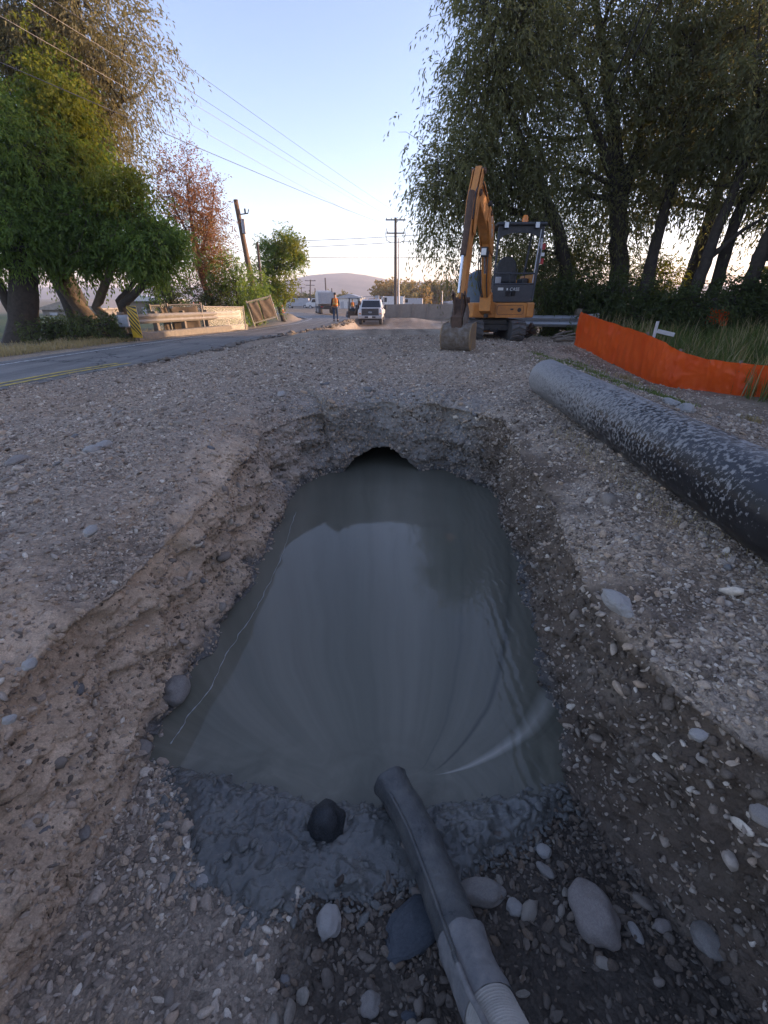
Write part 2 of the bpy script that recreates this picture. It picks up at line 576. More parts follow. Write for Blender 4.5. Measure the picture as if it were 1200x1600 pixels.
    # ledges: the right bank stands in shelves with hollows beneath
    led = ss(.45, .62, k_all[idx] + .22 * lump) * rightw * ww
    big_ = fbm(p * np.array([1, 1, 2.2]) + 23, 1.5, 3)
    hd = hd + leftw * ww * (.09 * big_ + .05 * rid + .07 * ss(.02, .12, big_) * ss(.2, .75, k_all[idx]))
    hd = hd + rightw * ww * (.06 * rid + .035 * fine) - 0.10 * led * (1 - ss(.88, 1, k_all[idx])) + 0.05 * rightw * ww
    led2 = ss(.30, .40, k_all[idx] + .3 * vert) * ss(.75, .5, k_all[idx]) * leftw * ww
    hd = hd + 0.06 * led2
    # scooped hollows of the back wall
    bx = V[idx, 0]
    scoop = np.exp(-((bx - .62) / .16) ** 2) * 0.10 - np.exp(-((bx - .25) / .12) ** 2) * .05 - np.exp(-((bx + .45) / .10) ** 2) * .05
    hd = hd + backw * ww * scoop
    V[idx] += D3[idx] * hd[:, None]
    V[idx, 2] += ww * 0.03 * lump + wf * (0.018 * lump + 0.010 * fine + .005 * fine2) + wo * (.065 * lump + .024 * fine + .010 * fine2) \
        + np.where(rowid[idx] == 2, (0.010 * fine + .004 * fine2) * np.exp(-o_all[idx] / 4), 0)
    # the culvert mouth: the foot of the back wall runs back under the overhang
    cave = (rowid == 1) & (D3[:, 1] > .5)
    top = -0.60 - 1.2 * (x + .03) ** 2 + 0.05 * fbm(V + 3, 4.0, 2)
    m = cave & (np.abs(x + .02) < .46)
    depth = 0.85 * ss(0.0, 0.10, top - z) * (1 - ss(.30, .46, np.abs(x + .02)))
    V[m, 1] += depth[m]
    dy = np.where(m, depth, 0)
    # faces
    i = np.arange(nr - 1)[:, None] * ns
    j = np.arange(ns)[None, :]
    j2 = (j + 1) % ns
    F = np.stack([(i + j), (i + j2), (i + ns + j2), (i + ns + j)], -1).reshape(-1, 4)
    # close the tiny hole at the centre line: innermost row is a slit, welded to its own middle line
    me = np_mesh('ground', V, F[:, ::-1], smooth=True)
    # colours of soil, clay and slurry film, with pit shade in the floor colour
    pt = V
    n1 = np.zeros(len(V)); n2 = np.zeros(len(V)); n3 = np.zeros(len(V))
    nn = o_all < 60
    n1[nn] = fbm(pt[nn] + 50, 1.7, 4); n2[nn] = fbm(pt[nn] + 80, 5.5, 4, .6); n3[nn] = fbm(pt[nn] + 20, .6, 3)
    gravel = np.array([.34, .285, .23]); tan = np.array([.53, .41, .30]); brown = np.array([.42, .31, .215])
    blue = np.array([.27, .265, .255]); dirt = np.array([.20, .155, .115]); darkened = np.array([.062, .052, .043])
    field = np.array([.22, .19, .13]); green = np.array([.06, .08, .03])
    C = np.tile(gravel, (len(V), 1))
    def put(mask, col):
        nonlocal C
        mask = np.clip(mask, 0, 1)[:, None]
        C = C * (1 - mask) + np.asarray(col) * mask
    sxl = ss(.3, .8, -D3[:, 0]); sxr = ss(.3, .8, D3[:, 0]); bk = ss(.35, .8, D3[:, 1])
    wall = np.where(rowid == 1, 1.0, 0) * 1.0
    edge = np.where(rowid == 2, np.exp(-(o_all / .45) ** 2), 0)
    put(ss(-.05, .25, n3) * .6, gravel * np.array([1.08, .98, .86]))
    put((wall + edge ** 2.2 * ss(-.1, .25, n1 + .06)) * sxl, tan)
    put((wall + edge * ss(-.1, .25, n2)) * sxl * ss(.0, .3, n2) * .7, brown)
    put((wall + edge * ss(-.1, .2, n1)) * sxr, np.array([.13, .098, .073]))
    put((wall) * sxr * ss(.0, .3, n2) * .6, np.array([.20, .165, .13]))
    film = (wall + np.where(rowid == 2, np.exp(-(o_all / .55) ** 2), 0)) * bk
    put(film * (.75 + .5 * n2), blue)
    put(ss(.2, .9, -D3[:, 0]) * ss(2.9, 3.9, V[:, 1]) * wall * (.6 + n2), blue * np.array([1.15, 1.1, 1.05]))
    put(np.where(rowid == 1, ss(-.80 + .0, -.90, V[:, 2] - .05 * n2 - .08), 0) * ss(1.0, 1.3, V[:, 1]), blue * .45)   # wet tide mark
    put(np.where(rowid == 0, 1, 0) * ss(-.42, -.22, V[:, 0] + .3 * n1) * ss(1.5, .9, V[:, 1]), darkened)  # pit shade and vignette painted into the floor colour
    put(np.where(rowid == 0, .75, 0) * ss(-.1, -.5, V[:, 0]), gravel * .75)
    put(np.clip(dy * 3, 0, 1), darkened)  # darker the further back the culvert mouth runs
    # right of the big pipe: bare dirt, then weeds behind the fence
    sr = np.where(rowid == 2, ss(1.95, 2.3, V[:, 0] + .15 * n1) * ss(9.5, 7.0, V[:, 1]), 0)
    put(sr * .9, dirt)
    put(sr * ss(.1, .3, n1 + .12 * n2) * .5, gravel * .9)
    sg = ss(5.0, 6.5, V[:, 0] + .5 * n1) * np.where(rowid == 2, 1, 0)
    put(sg, green * 1.1)
    # rusty soil under the near side of the big pipe
    rust = np.where(rowid == 2, np.exp(-((V[:, 0] - 1.36) / .13) ** 2) * ss(3.6, 2.6, V[:, 1]), 0)
    put(rust * .7 * (.6 + n2), np.array([.23, .16, .10]))
    d_o = xo(V[:, 1]) - V[:, 0]
    put(np.where(rowid == 2, ss(.3, 1.3, d_o + .5 * n1), 0), np.array([.19, .16, .10]))
    put(np.where(rowid == 2, ss(5, 9, d_o + .5 * n1), 0), green * 1.3)
    put(ss(44, 70, V[:, 1]), field)
    put(ss(20, 40, V[:, 1]) * .7 * ss(.5, 3, V[:, 0] - xi(V[:, 1])), np.array([.19, .15, .115]))
    an = np.zeros(len(V)); an[nn] = fbm(V[nn] * np.array([1.5, .22, 1]) + 61, 1.0, 4)
    mid = np.where(rowid == 2, ss(5.5, 9, V[:, 1]), 0) * (xi(V[:, 1]) < V[:, 0])
    put(mid * ss(-.02, .22, an) * .75, np.array([.20, .155, .115]))
    put(mid * ss(-.05, -.3, an) * .5, np.array([.42, .37, .31]))
    ga = np.where(rowid == 2, 1.0, .15) * (1 - np.where(sxr > .5, edge ** 4, edge) * ss(-.1, .2, n1 + .1) * np.clip(sxl + sxr, 0, 1) * .8)
    ga = ga * np.where(sr > .5, .45, 1) * (1 - sg)
    ga = np.where(rowid == 0, .8, ga) * (1 - ss(16, 30, o_all))
    wet_ = np.where(rowid == 0, .55 * ss(-.3, .2, V[:, 0]), 0) + np.where(rowid == 1, ss(-.62, -.85, V[:, 2]), 0)
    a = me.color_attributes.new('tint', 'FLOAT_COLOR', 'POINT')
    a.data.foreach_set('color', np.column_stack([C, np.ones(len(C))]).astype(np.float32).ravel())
    for nm, arr in (('grav', ga), ('wet', wet_)):
        at = me.attributes.new(nm, 'FLOAT', 'POINT')
        at.data.foreach_set('value', np.clip(arr, 0, 1).astype(np.float32))
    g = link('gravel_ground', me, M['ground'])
    tag(g, kind='structure')
    return g, V, F, rowid, o_all, D3, ga, sr, edge, dy
GROUND, GV, GF, GROW, GO, GD, GGA, GSR, GED, GDY = build_ground()

# ------------------------------------------------------------------ loose gravel
def stone_variant(seed, sub=2, flat=0.75):
    bm = bmesh.new()
    bmesh.ops.create_icosphere(bm, subdivisions=sub, radius=1.0)
    co = np.array([v.co[:] for v in bm.verts])
    n = fbm(co + seed * 3.7, .9, 2) * .65 + fbm(co + seed * 1.9 + 9, 2.0, 2) * .2
    r2 = np.random.default_rng(seed)
    sc = np.array([1.0, r2.uniform(.62, .9), r2.uniform(.45, .72) * flat / .75])
    for v, k in zip(bm.verts, n):
        v.co = Vector((v.co.x * sc[0], v.co.y * sc[1], v.co.z * sc[2])) * (1 + k)
    me = bpy.data.meshes.new('stone')
    bm.to_mesh(me); bm.free()
    me.polygons.foreach_set('use_smooth', [True] * len(me.polygons))
    return me

def ground_samples(n, weight_fn, seed):
    r2 = np.random.default_rng(seed)
    sel = np.where((GO[GF[:, 3]] < 14) & (GO[GF[:, 0]] < 14))[0]
    a, b, c, d = (GV[GF[sel, k]] for k in range(4))
    nrm = np.cross(c - a, d - b)
    ar = np.linalg.norm(nrm, axis=1) / 2
    cen = (a + b + c + d) / 4
    w = ar * weight_fn(cen, GROW[GF[sel, 0]], sel)
    w = np.nan_to_num(w)
    print('stones wanted', w.sum())
    cnt = min(n, int(w.sum()))
    pick = r2.choice(len(sel), cnt, p=w / w.sum())
    s, t = r2.random(cnt)[:, None], r2.random(cnt)[:, None]
    P = (a[pick] * (1 - s) + b[pick] * s) * (1 - t) + (d[pick] * (1 - s) + c[pick] * s) * t
    N = nrm[pick] / (np.linalg.norm(nrm[pick], axis=1)[:, None] + 1e-12)
    N = np.where(N[:, 2:3] < -0.05, -N, N)
    return P, N, sel[pick]

def in_view(P, margin=1.12):
    dz = P[:, 2] - CAMZ
    dep = P[:, 1] * _ct - dz * _st
    v = P[:, 1] * _st + dz * _ct
    u = P[:, 0]
    dep = np.maximum(dep, .01)
    return (np.abs(u / dep * FPX) < 600 * margin + 60) & (np.abs(v / dep * FPX) < 800 * margin) & (P[:, 1] * _ct - dz * _st > .1)

def dens(cen, row, sel):
    x, y, z = cen.T
    o = GO[GF[sel, 0]]
    dist = np.hypot(x, y)
    n = fbm(cen + 60, 1.4, 3)
    n2 = fbm(cen + 90, 5, 2)
    top = 12500 * np.exp(-dist / 2.0) + 1900 * np.exp(-dist / 5) + 30
    top = top * np.clip(GGA[GF[sel, 0]], .08, 1) * np.clip(1.0 + 1.0 * n + .5 * n2, .35, 2)
    wl = (1500 + 1500 * np.clip(n2, 0, 1)) * np.ones_like(x)
    fl = 8000 * np.clip(.75 + 1.3 * n, .15, 2)
    w = np.where(row == 2, top, np.where(row == 1, wl, fl))
    w = np.where((row == 0) & ((z < WZ - .02) | (y < -.25)), 0, w)
    w = np.where((row == 1) & (GDY[GF[sel, 0]] > .02), 0, w)
    d_i = x - xi(y)
    w = np.where((row == 2) & (d_i < -.35), 0, w)
    w = np.where((row == 2) & (x > 5.2), 0, w)
    w = np.where((row == 2) & (y > 13), 0, w)
    return w * in_view(cen, 1.5)
SP, SN, SF = ground_samples(290000, dens, 5)
srow = GROW[GF[SF, 0]]
ns_ = len(SP)
dist_ = np.hypot(SP[:, 0], SP[:, 1])
rs = np.random.default_rng(8)
ssz = np.exp(rs.normal(math.log(.0049), .48, ns_)) * (1 + np.clip(dist_ - 2, 0, 12) * .16)
ssz = np.where(srow == 0, ssz * 1.15, ssz)
ssz = np.where(srow == 1, ssz * 1.1, ssz)
big = rs.random(ns_) < .013
ssz = np.where(big, ssz * rs.uniform(1.8, 2.8, ns_), ssz)
ssz = np.clip(ssz, .0025, .034)
SP2 = SP + SN * (ssz * rs.uniform(-.15, .35, ns_))[:, None]
scl = np.column_stack([ssz * rs.uniform(.9, 1.35, ns_), ssz * rs.uniform(.8, 1.1, ns_), ssz * rs.uniform(.7, 1.1, ns_)])
rot = np.column_stack([rs.normal(0, .45, ns_), rs.normal(0, .45, ns_), rs.uniform(0, 2 * PI, ns_)])
rot[srow == 1, 0] += rs.uniform(-1.2, 1.2, (srow == 1).sum())

def scatter_gn(name, P, scl, rot, mat, variants=9, sub=2, seed0=0, label=None, cat=None):
    me = bpy.data.meshes.new(name)
    me.vertices.add(len(P)); me.vertices.foreach_set('co', P.astype(np.float32).ravel())
    for nm, arr in (('scl', scl), ('rot', rot)):
        a = me.attributes.new(nm, 'FLOAT_VECTOR', 'POINT'); a.data.foreach_set('vector', arr.astype(np.float32).ravel())
    a = me.attributes.new('idx', 'INT', 'POINT'); a.data.foreach_set('value', np.random.default_rng(seed0).integers(0, variants, len(P)).astype(np.int32))
    o = link(name, me, mat)
    ng = bpy.data.node_groups.new(name, 'GeometryNodeTree')
    ng.interface.new_socket('Geometry', in_out='INPUT', socket_type='NodeSocketGeometry')
    ng.interface.new_socket('Geometry', in_out='OUTPUT', socket_type='NodeSocketGeometry')
    N, L = ng.nodes, ng.links
    gi, go = N.new('NodeGroupInput'), N.new('NodeGroupOutput')
    g2i = N.new('GeometryNodeGeometryToInstance')
    for k in range(variants):
        ico = N.new('GeometryNodeMeshIcoSphere'); ico.inputs['Radius'].default_value = 1; ico.inputs['Subdivisions'].default_value = sub
        ps = N.new('GeometryNodeInputPosition')
        ad = N.new('ShaderNodeVectorMath'); ad.operation = 'ADD'; ad.inputs[1].default_value = (k * 5.3 + seed0, k * 2.1, -k * 3.7)
        L.new(ps.outputs[0], ad.inputs[0])
        nz = N.new('ShaderNodeTexNoise'); nz.inputs['Scale'].default_value = .9; nz.inputs['Detail'].default_value = 2.5
        L.new(ad.outputs[0], nz.inputs['Vector'])
        mr = N.new('ShaderNodeMapRange'); mr.inputs[1].default_value = .25; mr.inputs[2].default_value = .75; mr.inputs[3].default_value = .55; mr.inputs[4].default_value = 1.3
        L.new(nz.outputs['Fac'], mr.inputs[0])
        sc = N.new('ShaderNodeVectorMath'); sc.operation = 'SCALE'
        L.new(ps.outputs[0], sc.inputs[0]); L.new(mr.outputs[0], sc.inputs['Scale'])
        sp = N.new('GeometryNodeSetPosition'); L.new(ico.outputs['Mesh'], sp.inputs['Geometry']); L.new(sc.outputs[0], sp.inputs['Position'])
        tf = N.new('GeometryNodeTransform'); L.new(sp.outputs[0], tf.inputs['Geometry'])
        tf.inputs['Scale'].default_value = (1.15, .72 + .2 * ((k * 37) % 10) / 10, .45 + .28 * ((k * 53) % 10) / 10)
        sm = N.new('GeometryNodeSetShadeSmooth'); L.new(tf.outputs[0], sm.inputs['Geometry']); sm.inputs['Shade Smooth'].default_value = (k % 3 != 0)
        st = N.new('GeometryNodeSetMaterial'); L.new(sm.outputs[0], st.inputs['Geometry']); st.inputs['Material'].default_value = mat
        L.new(st.outputs[0], g2i.inputs[0])
    ip = N.new('GeometryNodeInstanceOnPoints')
    L.new(gi.outputs[0], ip.inputs['Points']); L.new(g2i.outputs[0], ip.inputs['Instance'])
    ip.inputs['Pick Instance'].default_value = True
    def attr(nm, typ, sock):
        a = N.new('GeometryNodeInputNamedAttribute'); a.data_type = typ; a.inputs['Name'].default_value = nm
        L.new(a.outputs['Attribute'], ip.inputs[sock])
    attr('idx', 'INT', 'Instance Index'); attr('rot', 'FLOAT_VECTOR', 'Rotation'); attr('scl', 'FLOAT_VECTOR', 'Scale')
    L.new(ip.outputs[0], go.inputs[0])
    m = o.modifiers.new('scatter', 'NODES'); m.node_group = ng
    tag(o, label, cat, kind='stuff')
    return o
in_shade = (srow == 0) & (SP[:, 0] + .25 * fbm(SP, 2.0, 2) > -.30)
scatter_gn('gravel', SP2[~in_shade], scl[~in_shade], rot[~in_shade], M['stone'], 9, 2, 0, 'loose grey gravel and pebbles over the ground round the pit', 'gravel')
scatter_gn('shaded_gravel', SP2[in_shade], scl[in_shade], rot[in_shade], M['shaded_stone'], 9, 2, 3, 'pebbles on the floor of the pit below the mud, coloured dark for its shade', 'gravel')

# clods of soil on the cut faces
def mat_clod(name, a, b):
    t = NT(name)
    c = t.mix(t.n('ObjectInfo').outputs['Random'], a, b)
    c = t.mix(1.0, c, t.ramp(t.noise(3, 8, .7), [(.3, .65), (.7, 1.2)]), 'MULTIPLY')
    return t.done(t.pr(c, .95, 0, t.bump(t.noise(4, 6, .7), .5, .06), .2))
def dens_c(sgn):
    def f(cen, row, sel):
        x, y, z = cen.T
        n = fbm(cen + 260, 2.6, 3)
        w = np.where((row == 1), 2200 * np.clip(.3 + 2.6 * n, 0, 2), 0.0)
        w = np.where((row == 2) & (GO[GF[sel, 0]] < .5), 1300 * np.clip(.2 + 2.5 * n, 0, 2) * (.5 - np.minimum(GO[GF[sel, 0]], .5)) * 2, w)
        w = np.where((row == 0) & (np.abs(x) > .62) & (z > WZ), 900, w)
        w = w * (x * sgn > .15) * (z > WZ - .05) * (GDY[GF[sel, 0]] < .02)
        w = np.where(GD[GF[sel, 0], 1] > .5, w * .4, w)
        return w * in_view(cen, 1.4)
    return f
for sgn, nm, a, b, lab in ((-1, 'tan_clods', (.42, .31, .205), (.60, .46, .33), 'crumbled tan soil clods on the left bank of the pit'), (1, 'brown_clods', (.13, .10, .076), (.22, .175, .135), 'crumbled dark brown soil clods on the right bank of the pit')):
    cp, cn, cf = ground_samples(26000, dens_c(sgn), 70 + sgn)
    k_ = len(cp)
    sz = np.clip(np.exp(rs.normal(math.log(.0065), .5, k_)), .0025, .022)
    scatter_gn(nm, cp + cn * (sz * rs.uniform(-.3, .3, k_))[:, None], np.column_stack([sz * rs.uniform(.8, 1.3, k_), sz, sz * rs.uniform(.8, 1.3, k_)]), rs.uniform(0, 6.28, (k_, 3)), mat_clod(nm, a, b), 6, 2, 40 + sgn, lab, 'soil')

# larger single stones lying in the ground: children of the ground
def dens_b(cen, row, sel):
    x, y, z = cen.T
    n = fbm(cen + 160, 1.8, 3)
    w = np.where(row == 0, 22, np.where(row == 1, 8, 7 * np.clip(1 + 3 * n, 0, 3)))
    w = np.where((row == 0) & ((z < WZ) | (y < .15)), 0, w)
    w = np.where((row == 1) & ((GDY[GF[sel, 0]] > .02) | (z < WZ - .02)), 0, w)
    w = np.where((x - xi(y) < .1) | (x > 4.2) | (np.hypot(x, y) > 5.5), 0, w)
    w = np.where((row == 2) & (np.abs(x - 1.65) < .3), 0, w)
    return w * in_view(cen, 1.1)
BP, BN, BF = ground_samples(250, dens_b, 21)
BM = [stone_variant(300 + k) for k in range(8)]
BMT = [mat_cobble('cobble_grey', (.19, .155, .12), (.25, .21, .17)), mat_cobble('cobble_tan', (.22, .165, .115), (.28, .215, .155)), mat_cobble('cobble_dark', (.12, .115, .11), (.19, .18, .17)), mat_cobble('cobble_pale', (.25, .215, .17), (.31, .27, .22))]
for k, me in enumerate(BM): me.materials.append(BMT[(k * 5 + 1) % 4 if k % 4 else 0])
for k in range(len(BP)):
    dd = math.hypot(BP[k][0], BP[k][1])
    s = float(np.clip(rs.lognormal(math.log(.019), .32), .012, .045)) * (1 + .10 * max(dd - 1.5, 0))
    o = bpy.data.objects.new('stone', BM[k % 8]); COL.objects.link(o)
    o.parent = GROUND
    row = GROW[GF[BF[k], 0]]
    o.location = BP[k] + BN[k] * (-.4 if row == 1 else .05) * s
    o.scale = (s * 1.15, s, s * (1.0 if row else .95))
    o.rotation_euler = (rs.normal(0, .3) + (rs.uniform(-1, 1) if row == 1 else 0), rs.normal(0, .3), rs.uniform(0, 6.28))

# ------------------------------------------------------------------ slurry in the pit
def mat_slurry():
    t = NT('slurry_water')
    p = t.co()
    sep = t.n('SeparateXYZ', {0: p})
    wob = t.noise(2.2, 4, .5)
    x = t.math('ADD', t.math('SUBTRACT', sep.outputs[0], 0.05), t.math('MULTIPLY', t.math('SUBTRACT', wob, .5), .10))
    d = t.math('MAXIMUM', t.math('SUBTRACT', sep.outputs[1], 1.12), 0.0)
    den = t.math('ADD', t.math('MULTIPLY', t.math('SQRT', d), .70), .07)
    psi = t.math('DIVIDE', x, den)
    v = t.n('CombineXYZ', {0: psi, 1: t.math('MULTIPLY', d, .05), 2: 3.3}).outputs[0]
    n1 = t.n('TexNoise', {'Vector': v, 'Scale': 2.6, 'Detail': 5, 'Roughness': .55}).outputs['Fac']
    n2 = t.n('TexNoise', {'Vector': v, 'Scale': 6, 'Detail': 4, 'Roughness': .6, 'Distortion': .6}).outputs['Fac']
    calm = t.ramp(d, [(.02, 0.0), (.22, 1.0)])
    nb = t.noise(5, 5, .6, dist=.8)
    n1 = t.mix(calm, nb, n1)
    n2 = t.mix(calm, nb, n2)
    col = t.ramp(n1, [(.25, (.11, .106, .082)), (.45, (.135, .13, .10)), (.55, (.148, .14, .108)), (.72, (.17, .16, .125))])
    st = t.ramp(n2, [(.35, .93), (.65, 1.05)])
    col = t.mix(1.0, col, st, 'MULTIPLY')
    # two strands: a pale one bending to the right bank, a dark one inside it, an edge on the left
    def strand(c, w):
        return t.ramp(t.math('ABSOLUTE', t.math('SUBTRACT', psi, c)), [(0.0, 1.0), (w, 0.0)])
    fade = t.ramp(d, [(0.0, 0.0), (.012, 1.0), (.55, .75), (.9, 0.0)])
    fade2 = t.ramp(t.math('MULTIPLY', d, .4), [(0.0, 0.0), (.02, .9), (.6, .5), (.95, 0.0)])
    col = t.mix(t.math('MULTIPLY', strand(1.50, .16), fade), col, (.34, .32, .27))
    col = t.mix(t.math('MULTIPLY', t.math('MULTIPLY', strand(.92, .045), fade2), .8), col, (.05, .052, .045))
    col = t.mix(t.math('MULTIPLY', t.math('MULTIPLY', strand(.55, .03), fade2), .5), col, (.07, .072, .062))
    col = t.mix(t.math('MULTIPLY', t.ramp(t.math('MULTIPLY', psi, -1.0), [(1.06, 0.0), (1.10, 1.0)]), .55), col, (.085, .09, .072))
    scum = t.ramp(t.noise(60, 4, .8), [(.70, 0.0), (.74, 1.0)])
    col = t.mix(t.math('MULTIPLY', scum, .25), col, (.25, .25, .23))
    rip = t.n('TexWave', {'Vector': p, 'Scale': 5.5, 'Distortion': 5.0, 'Detail': 3.0, 'Detail Scale': 1.6}, wave_type='BANDS', bands_direction='X').outputs['Fac']
    ripm = t.ramp(t.math('ADD', psi, t.math('MULTIPLY', nb, .5)), [(.75, 0.0), (1.0, 1.0)])
    hb = t.bump(t.math('MULTIPLY', rip, ripm), .22, .006)
    hb = t.bump(n2, .08, .005, hb)
    hb = t.bump(t.noise(9, 3, .5), .09, .005, hb)
    return t.done(t.pr(col, .045, 0, hb, .5, IOR=1.36))
M['slurry'] = mat_slurry()
wat = MB()
N_ = 24
vs = [(x, y, WZ) for y in np.linspace(.45, 6.2, 60) for x in np.linspace(-1.5, 1.5, N_)]
fs = [(i * N_ + k, i * N_ + k + 1, (i + 1) * N_ + k + 1, (i + 1) * N_ + k) for i in range(59) for k in range(N_ - 1)]
wat.add(vs, fs, True)
w_ = wat.build('slurry_water', M['slurry'])
tag(w_, kind='structure')

# foam line along the left side of the slurry
foam_t = NT('foam'); M['foam'] = foam_t.done(foam_t.pr((.33, .34, .33), .5, 0, foam_t.bump(foam_t.noise(200, 3, .7), .5, .002)))
fpx = [(462, 800), (440, 870), (415, 925), (385, 975), (355, 1020), (330, 1075), (300, 1110), (282, 1140), (262, 1165)]
fp = [Vector(at_z(px, py, WZ + .0015)) for px, py in fpx]
pts = []
for i in range(len(fp) - 1):
    for k in range(14):
        q = fp[i].lerp(fp[i + 1], k / 14)
        w = fbm(np.array([[q.x * 3, q.y * 3, 0]]), 4, 3)[0]
        pts.append(q + Vector((.022 * w, .01 * w, 0)))
fm = MB()
fm.tube(pts, [.0008 + .0024 * abs(math.sin(i * .7) * math.sin(i * .23 + 1)) for i in range(len(pts))], 6)
o = fm.build('foam_line', M['foam'])
tag(o, 'thin pale foam line floating along the tan bank of the slurry', 'foam', kind='stuff')

# wet mud at the near edge of the slurry
def mat_mud():
    t = NT('wet_mud')
    n = t.noise(5, 8, .7)
    c = t.ramp(n, [(.3, (.06, .06, .055)), (.5, (.11, .108, .095)), (.72, (.16, .155, .135))])
    b = t.bump(t.noise(30, 9, .75), .9, .016)
    return t.done(t.pr(c, t.math('ADD', .03, t.math('MULTIPLY', n, .16)), 0, b, .7, Coat_Weight=.6, Coat_Roughness=.08))
M['mud'] = mat_mud()
M['coated'] = mat_cobble('mud_coated', (.10, .098, .088), (.17, .165, .145), .3, 2)
def build_mud():
    poly = [(225, 1140), (262, 1180), (262, 1235), (285, 1290), (300, 1340), (318, 1395), (360, 1412), (420, 1437), (455, 1418), (470, 1395), (520, 1400), (570, 1412), (600, 1390), (640, 1385), (700, 1400), (740, 1370), (790, 1320), (850, 1290), (880, 1250), (880, 1190), (800, 1150), (300, 1120)]
    pw = np.array([at_z(a, b, -.80)[:2] for a, b in poly])
    nx, ny = 330, 190
    X, Y = np.meshgrid(np.linspace(-1.25, .95, nx), np.linspace(.55, 1.5, ny))
    P = np.column_stack([X.ravel(), Y.ravel(), np.zeros(nx * ny)])
    # distance outside / inside the outline
    Q = np.roll(pw, -1, 0)
    dmin = np.full(len(P), 9.0); ins = np.zeros(len(P), bool)
    for a, b in zip(pw, Q):
        ab = b - a
        t_ = np.clip(((P[:, :2] - a) @ ab) / (ab @ ab), 0, 1)
        dd = np.linalg.norm(P[:, :2] - a - t_[:, None] * ab, axis=1)
        dmin = np.minimum(dmin, dd)
        c = ((a[1] > P[:, 1]) != (b[1] > P[:, 1])) & (P[:, 0] < (b[0] - a[0]) * (P[:, 1] - a[1]) / (b[1] - a[1] + 1e-12) + a[0])
        ins ^= c
    sd = np.where(ins, dmin, -dmin) + .045 * fbm(P + 4, 7, 4)
    fl = zfloor(P[:, 0], P[:, 1])
    lump = fbm(P + 22, 7.5, 4, .6)
    rid = fbm(P + 2, 14, 3, .6, ridged=True)
    fl2 = fbm(P + 12, 3.0, 2)
    z = np.maximum(fl, -.850) + .016 * ss(-.01, .06, sd)
    rough_zone = ss(-.2, .1, fl2 + .10)
    z = z + ss(0, .04, sd) * (.055 * np.clip(lump + .10, 0, 1) + .026 * np.clip(rid, 0, 1) + .008 * fbm(P + 40, 40, 2)) * rough_zone + .004 * lump + ss(-.01, .05, sd) * ss(.35, .8, fbm(P + 71, 19, 2)) * .022
    # melts under the slurry away from the edge
    z = z - .10 * ss(.0, .20, P[:, 1] - (.96 + .30 * np.clip(np.abs(P[:, 0] + .05) - .15, 0, 1) ** 1.3 - .06 * ss(.0, .6, P[:, 0])) + .03 * lump)
    z = np.where(sd < -.012, -1.2, z)
    P[:, 2] = z
    F = []
    i = np.arange(ny - 1)[:, None] * nx; j = np.arange(nx - 1)[None, :]
    F = np.stack([i + j, i + j + 1, i + nx + j + 1, i + nx + j], -1).reshape(-1, 4)
    keep = (sd[F] > -.012).any(1)
    # pebbles coated with the same mud, in it and round its edge
    r3 = np.random.default_rng(33)
    cand = np.where((np.abs(sd) < .10) | (sd > 0))[0]
    wgt = np.exp(-((sd[cand] + .01) / .035) ** 2) + .10 * (sd[cand] > 0)
    wgt[(P[cand, 2] < WZ - .01) & (sd[cand] > 0)] = 0
    pk_ = r3.choice(cand, 850, p=wgt / wgt.sum())
    q3 = P[pk_].copy(); q3[:, :2] += r3.normal(0, .003, (len(q3), 2))
    q3[:, 2] = np.maximum(zfloor(q3[:, 0], q3[:, 1]), np.where(sd[pk_] > -.012, P[pk_, 2], -9)) + .002
    s3 = np.clip(np.exp(r3.normal(math.log(.008), .45, len(q3))), .003, .022)
    scatter_gn('coated_pebbles', q3, np.column_stack([s3 * 1.2, s3, s3 * .8]), np.column_stack([r3.normal(0, .3, len(q3)), r3.normal(0, .3, len(q3)), r3.uniform(0, 6.28, len(q3))]), M['coated'], 6, 2, 77, 'pebbles coated with grey blue mud along the edge of the slurry', 'pebbles')
    me = np_mesh('wet_mud', P, F[keep], True)
    o = link('wet_mud', me, M['mud'])
    tag(o, 'dark blue grey wet mud in lumps at the near edge of the slurry', 'mud', kind='stuff')
build_mud()

# ------------------------------------------------------------------ road, lines, broken edge
def ribbon(name, fa, fb, ys, dz, mat, skirt=0.0, jag=0.0, kind='structure', parent=None):
    mb = MB()
    vs, fs = [], []
    nx = 5
    for y in ys:
        a, b = fa(y), fb(y)
        if jag: b = b + jag * (pn(np.array([[y * 1.9, 0, 4.]]))[0] + .6 * pn(np.array([[y * 6.1, 0, 8.]]))[0])
        zz = float(zroad(y)) + dz
        for k in range(nx):
            vs.append((a + (b - a) * k / (nx - 1), y, zz))
        if skirt: vs.append((b + .015, y, zz - skirt))
    m = nx + (1 if skirt else 0)
    for i in range(len(ys) - 1):
        for k in range(m - 1):
            fs.append((i * m + k, i * m + k + 1, (i + 1) * m + k + 1, (i + 1) * m + k))
    mb.add(vs, fs, False)
    o = mb.build(name, mat, parent)
    if parent is None: tag(o, kind=kind)
    return o
ys_r = np.concatenate([np.arange(-8, 44, .22), np.arange(44, 130, 1.5)])
road = ribbon('road', lambda y: float(xo(y)), lambda y: float(xi(y)), ys_r, 0.0, M['asphalt'], skirt=.75, jag=.10)
for off in (0.32, 0.56):
    ribbon('yellow_line', lambda y: float(xi(y)) - off, lambda y: float(xi(y)) - off + .10, np.arange(2, 9.3, .25), .006, M['yellow_line'], parent=road)
ribbon('white_line', lambda y: float(xo(y)) + .42, lambda y: float(xo(y)) + .50, np.arange(2, 44, .5), .006, M['white_line'], parent=road)
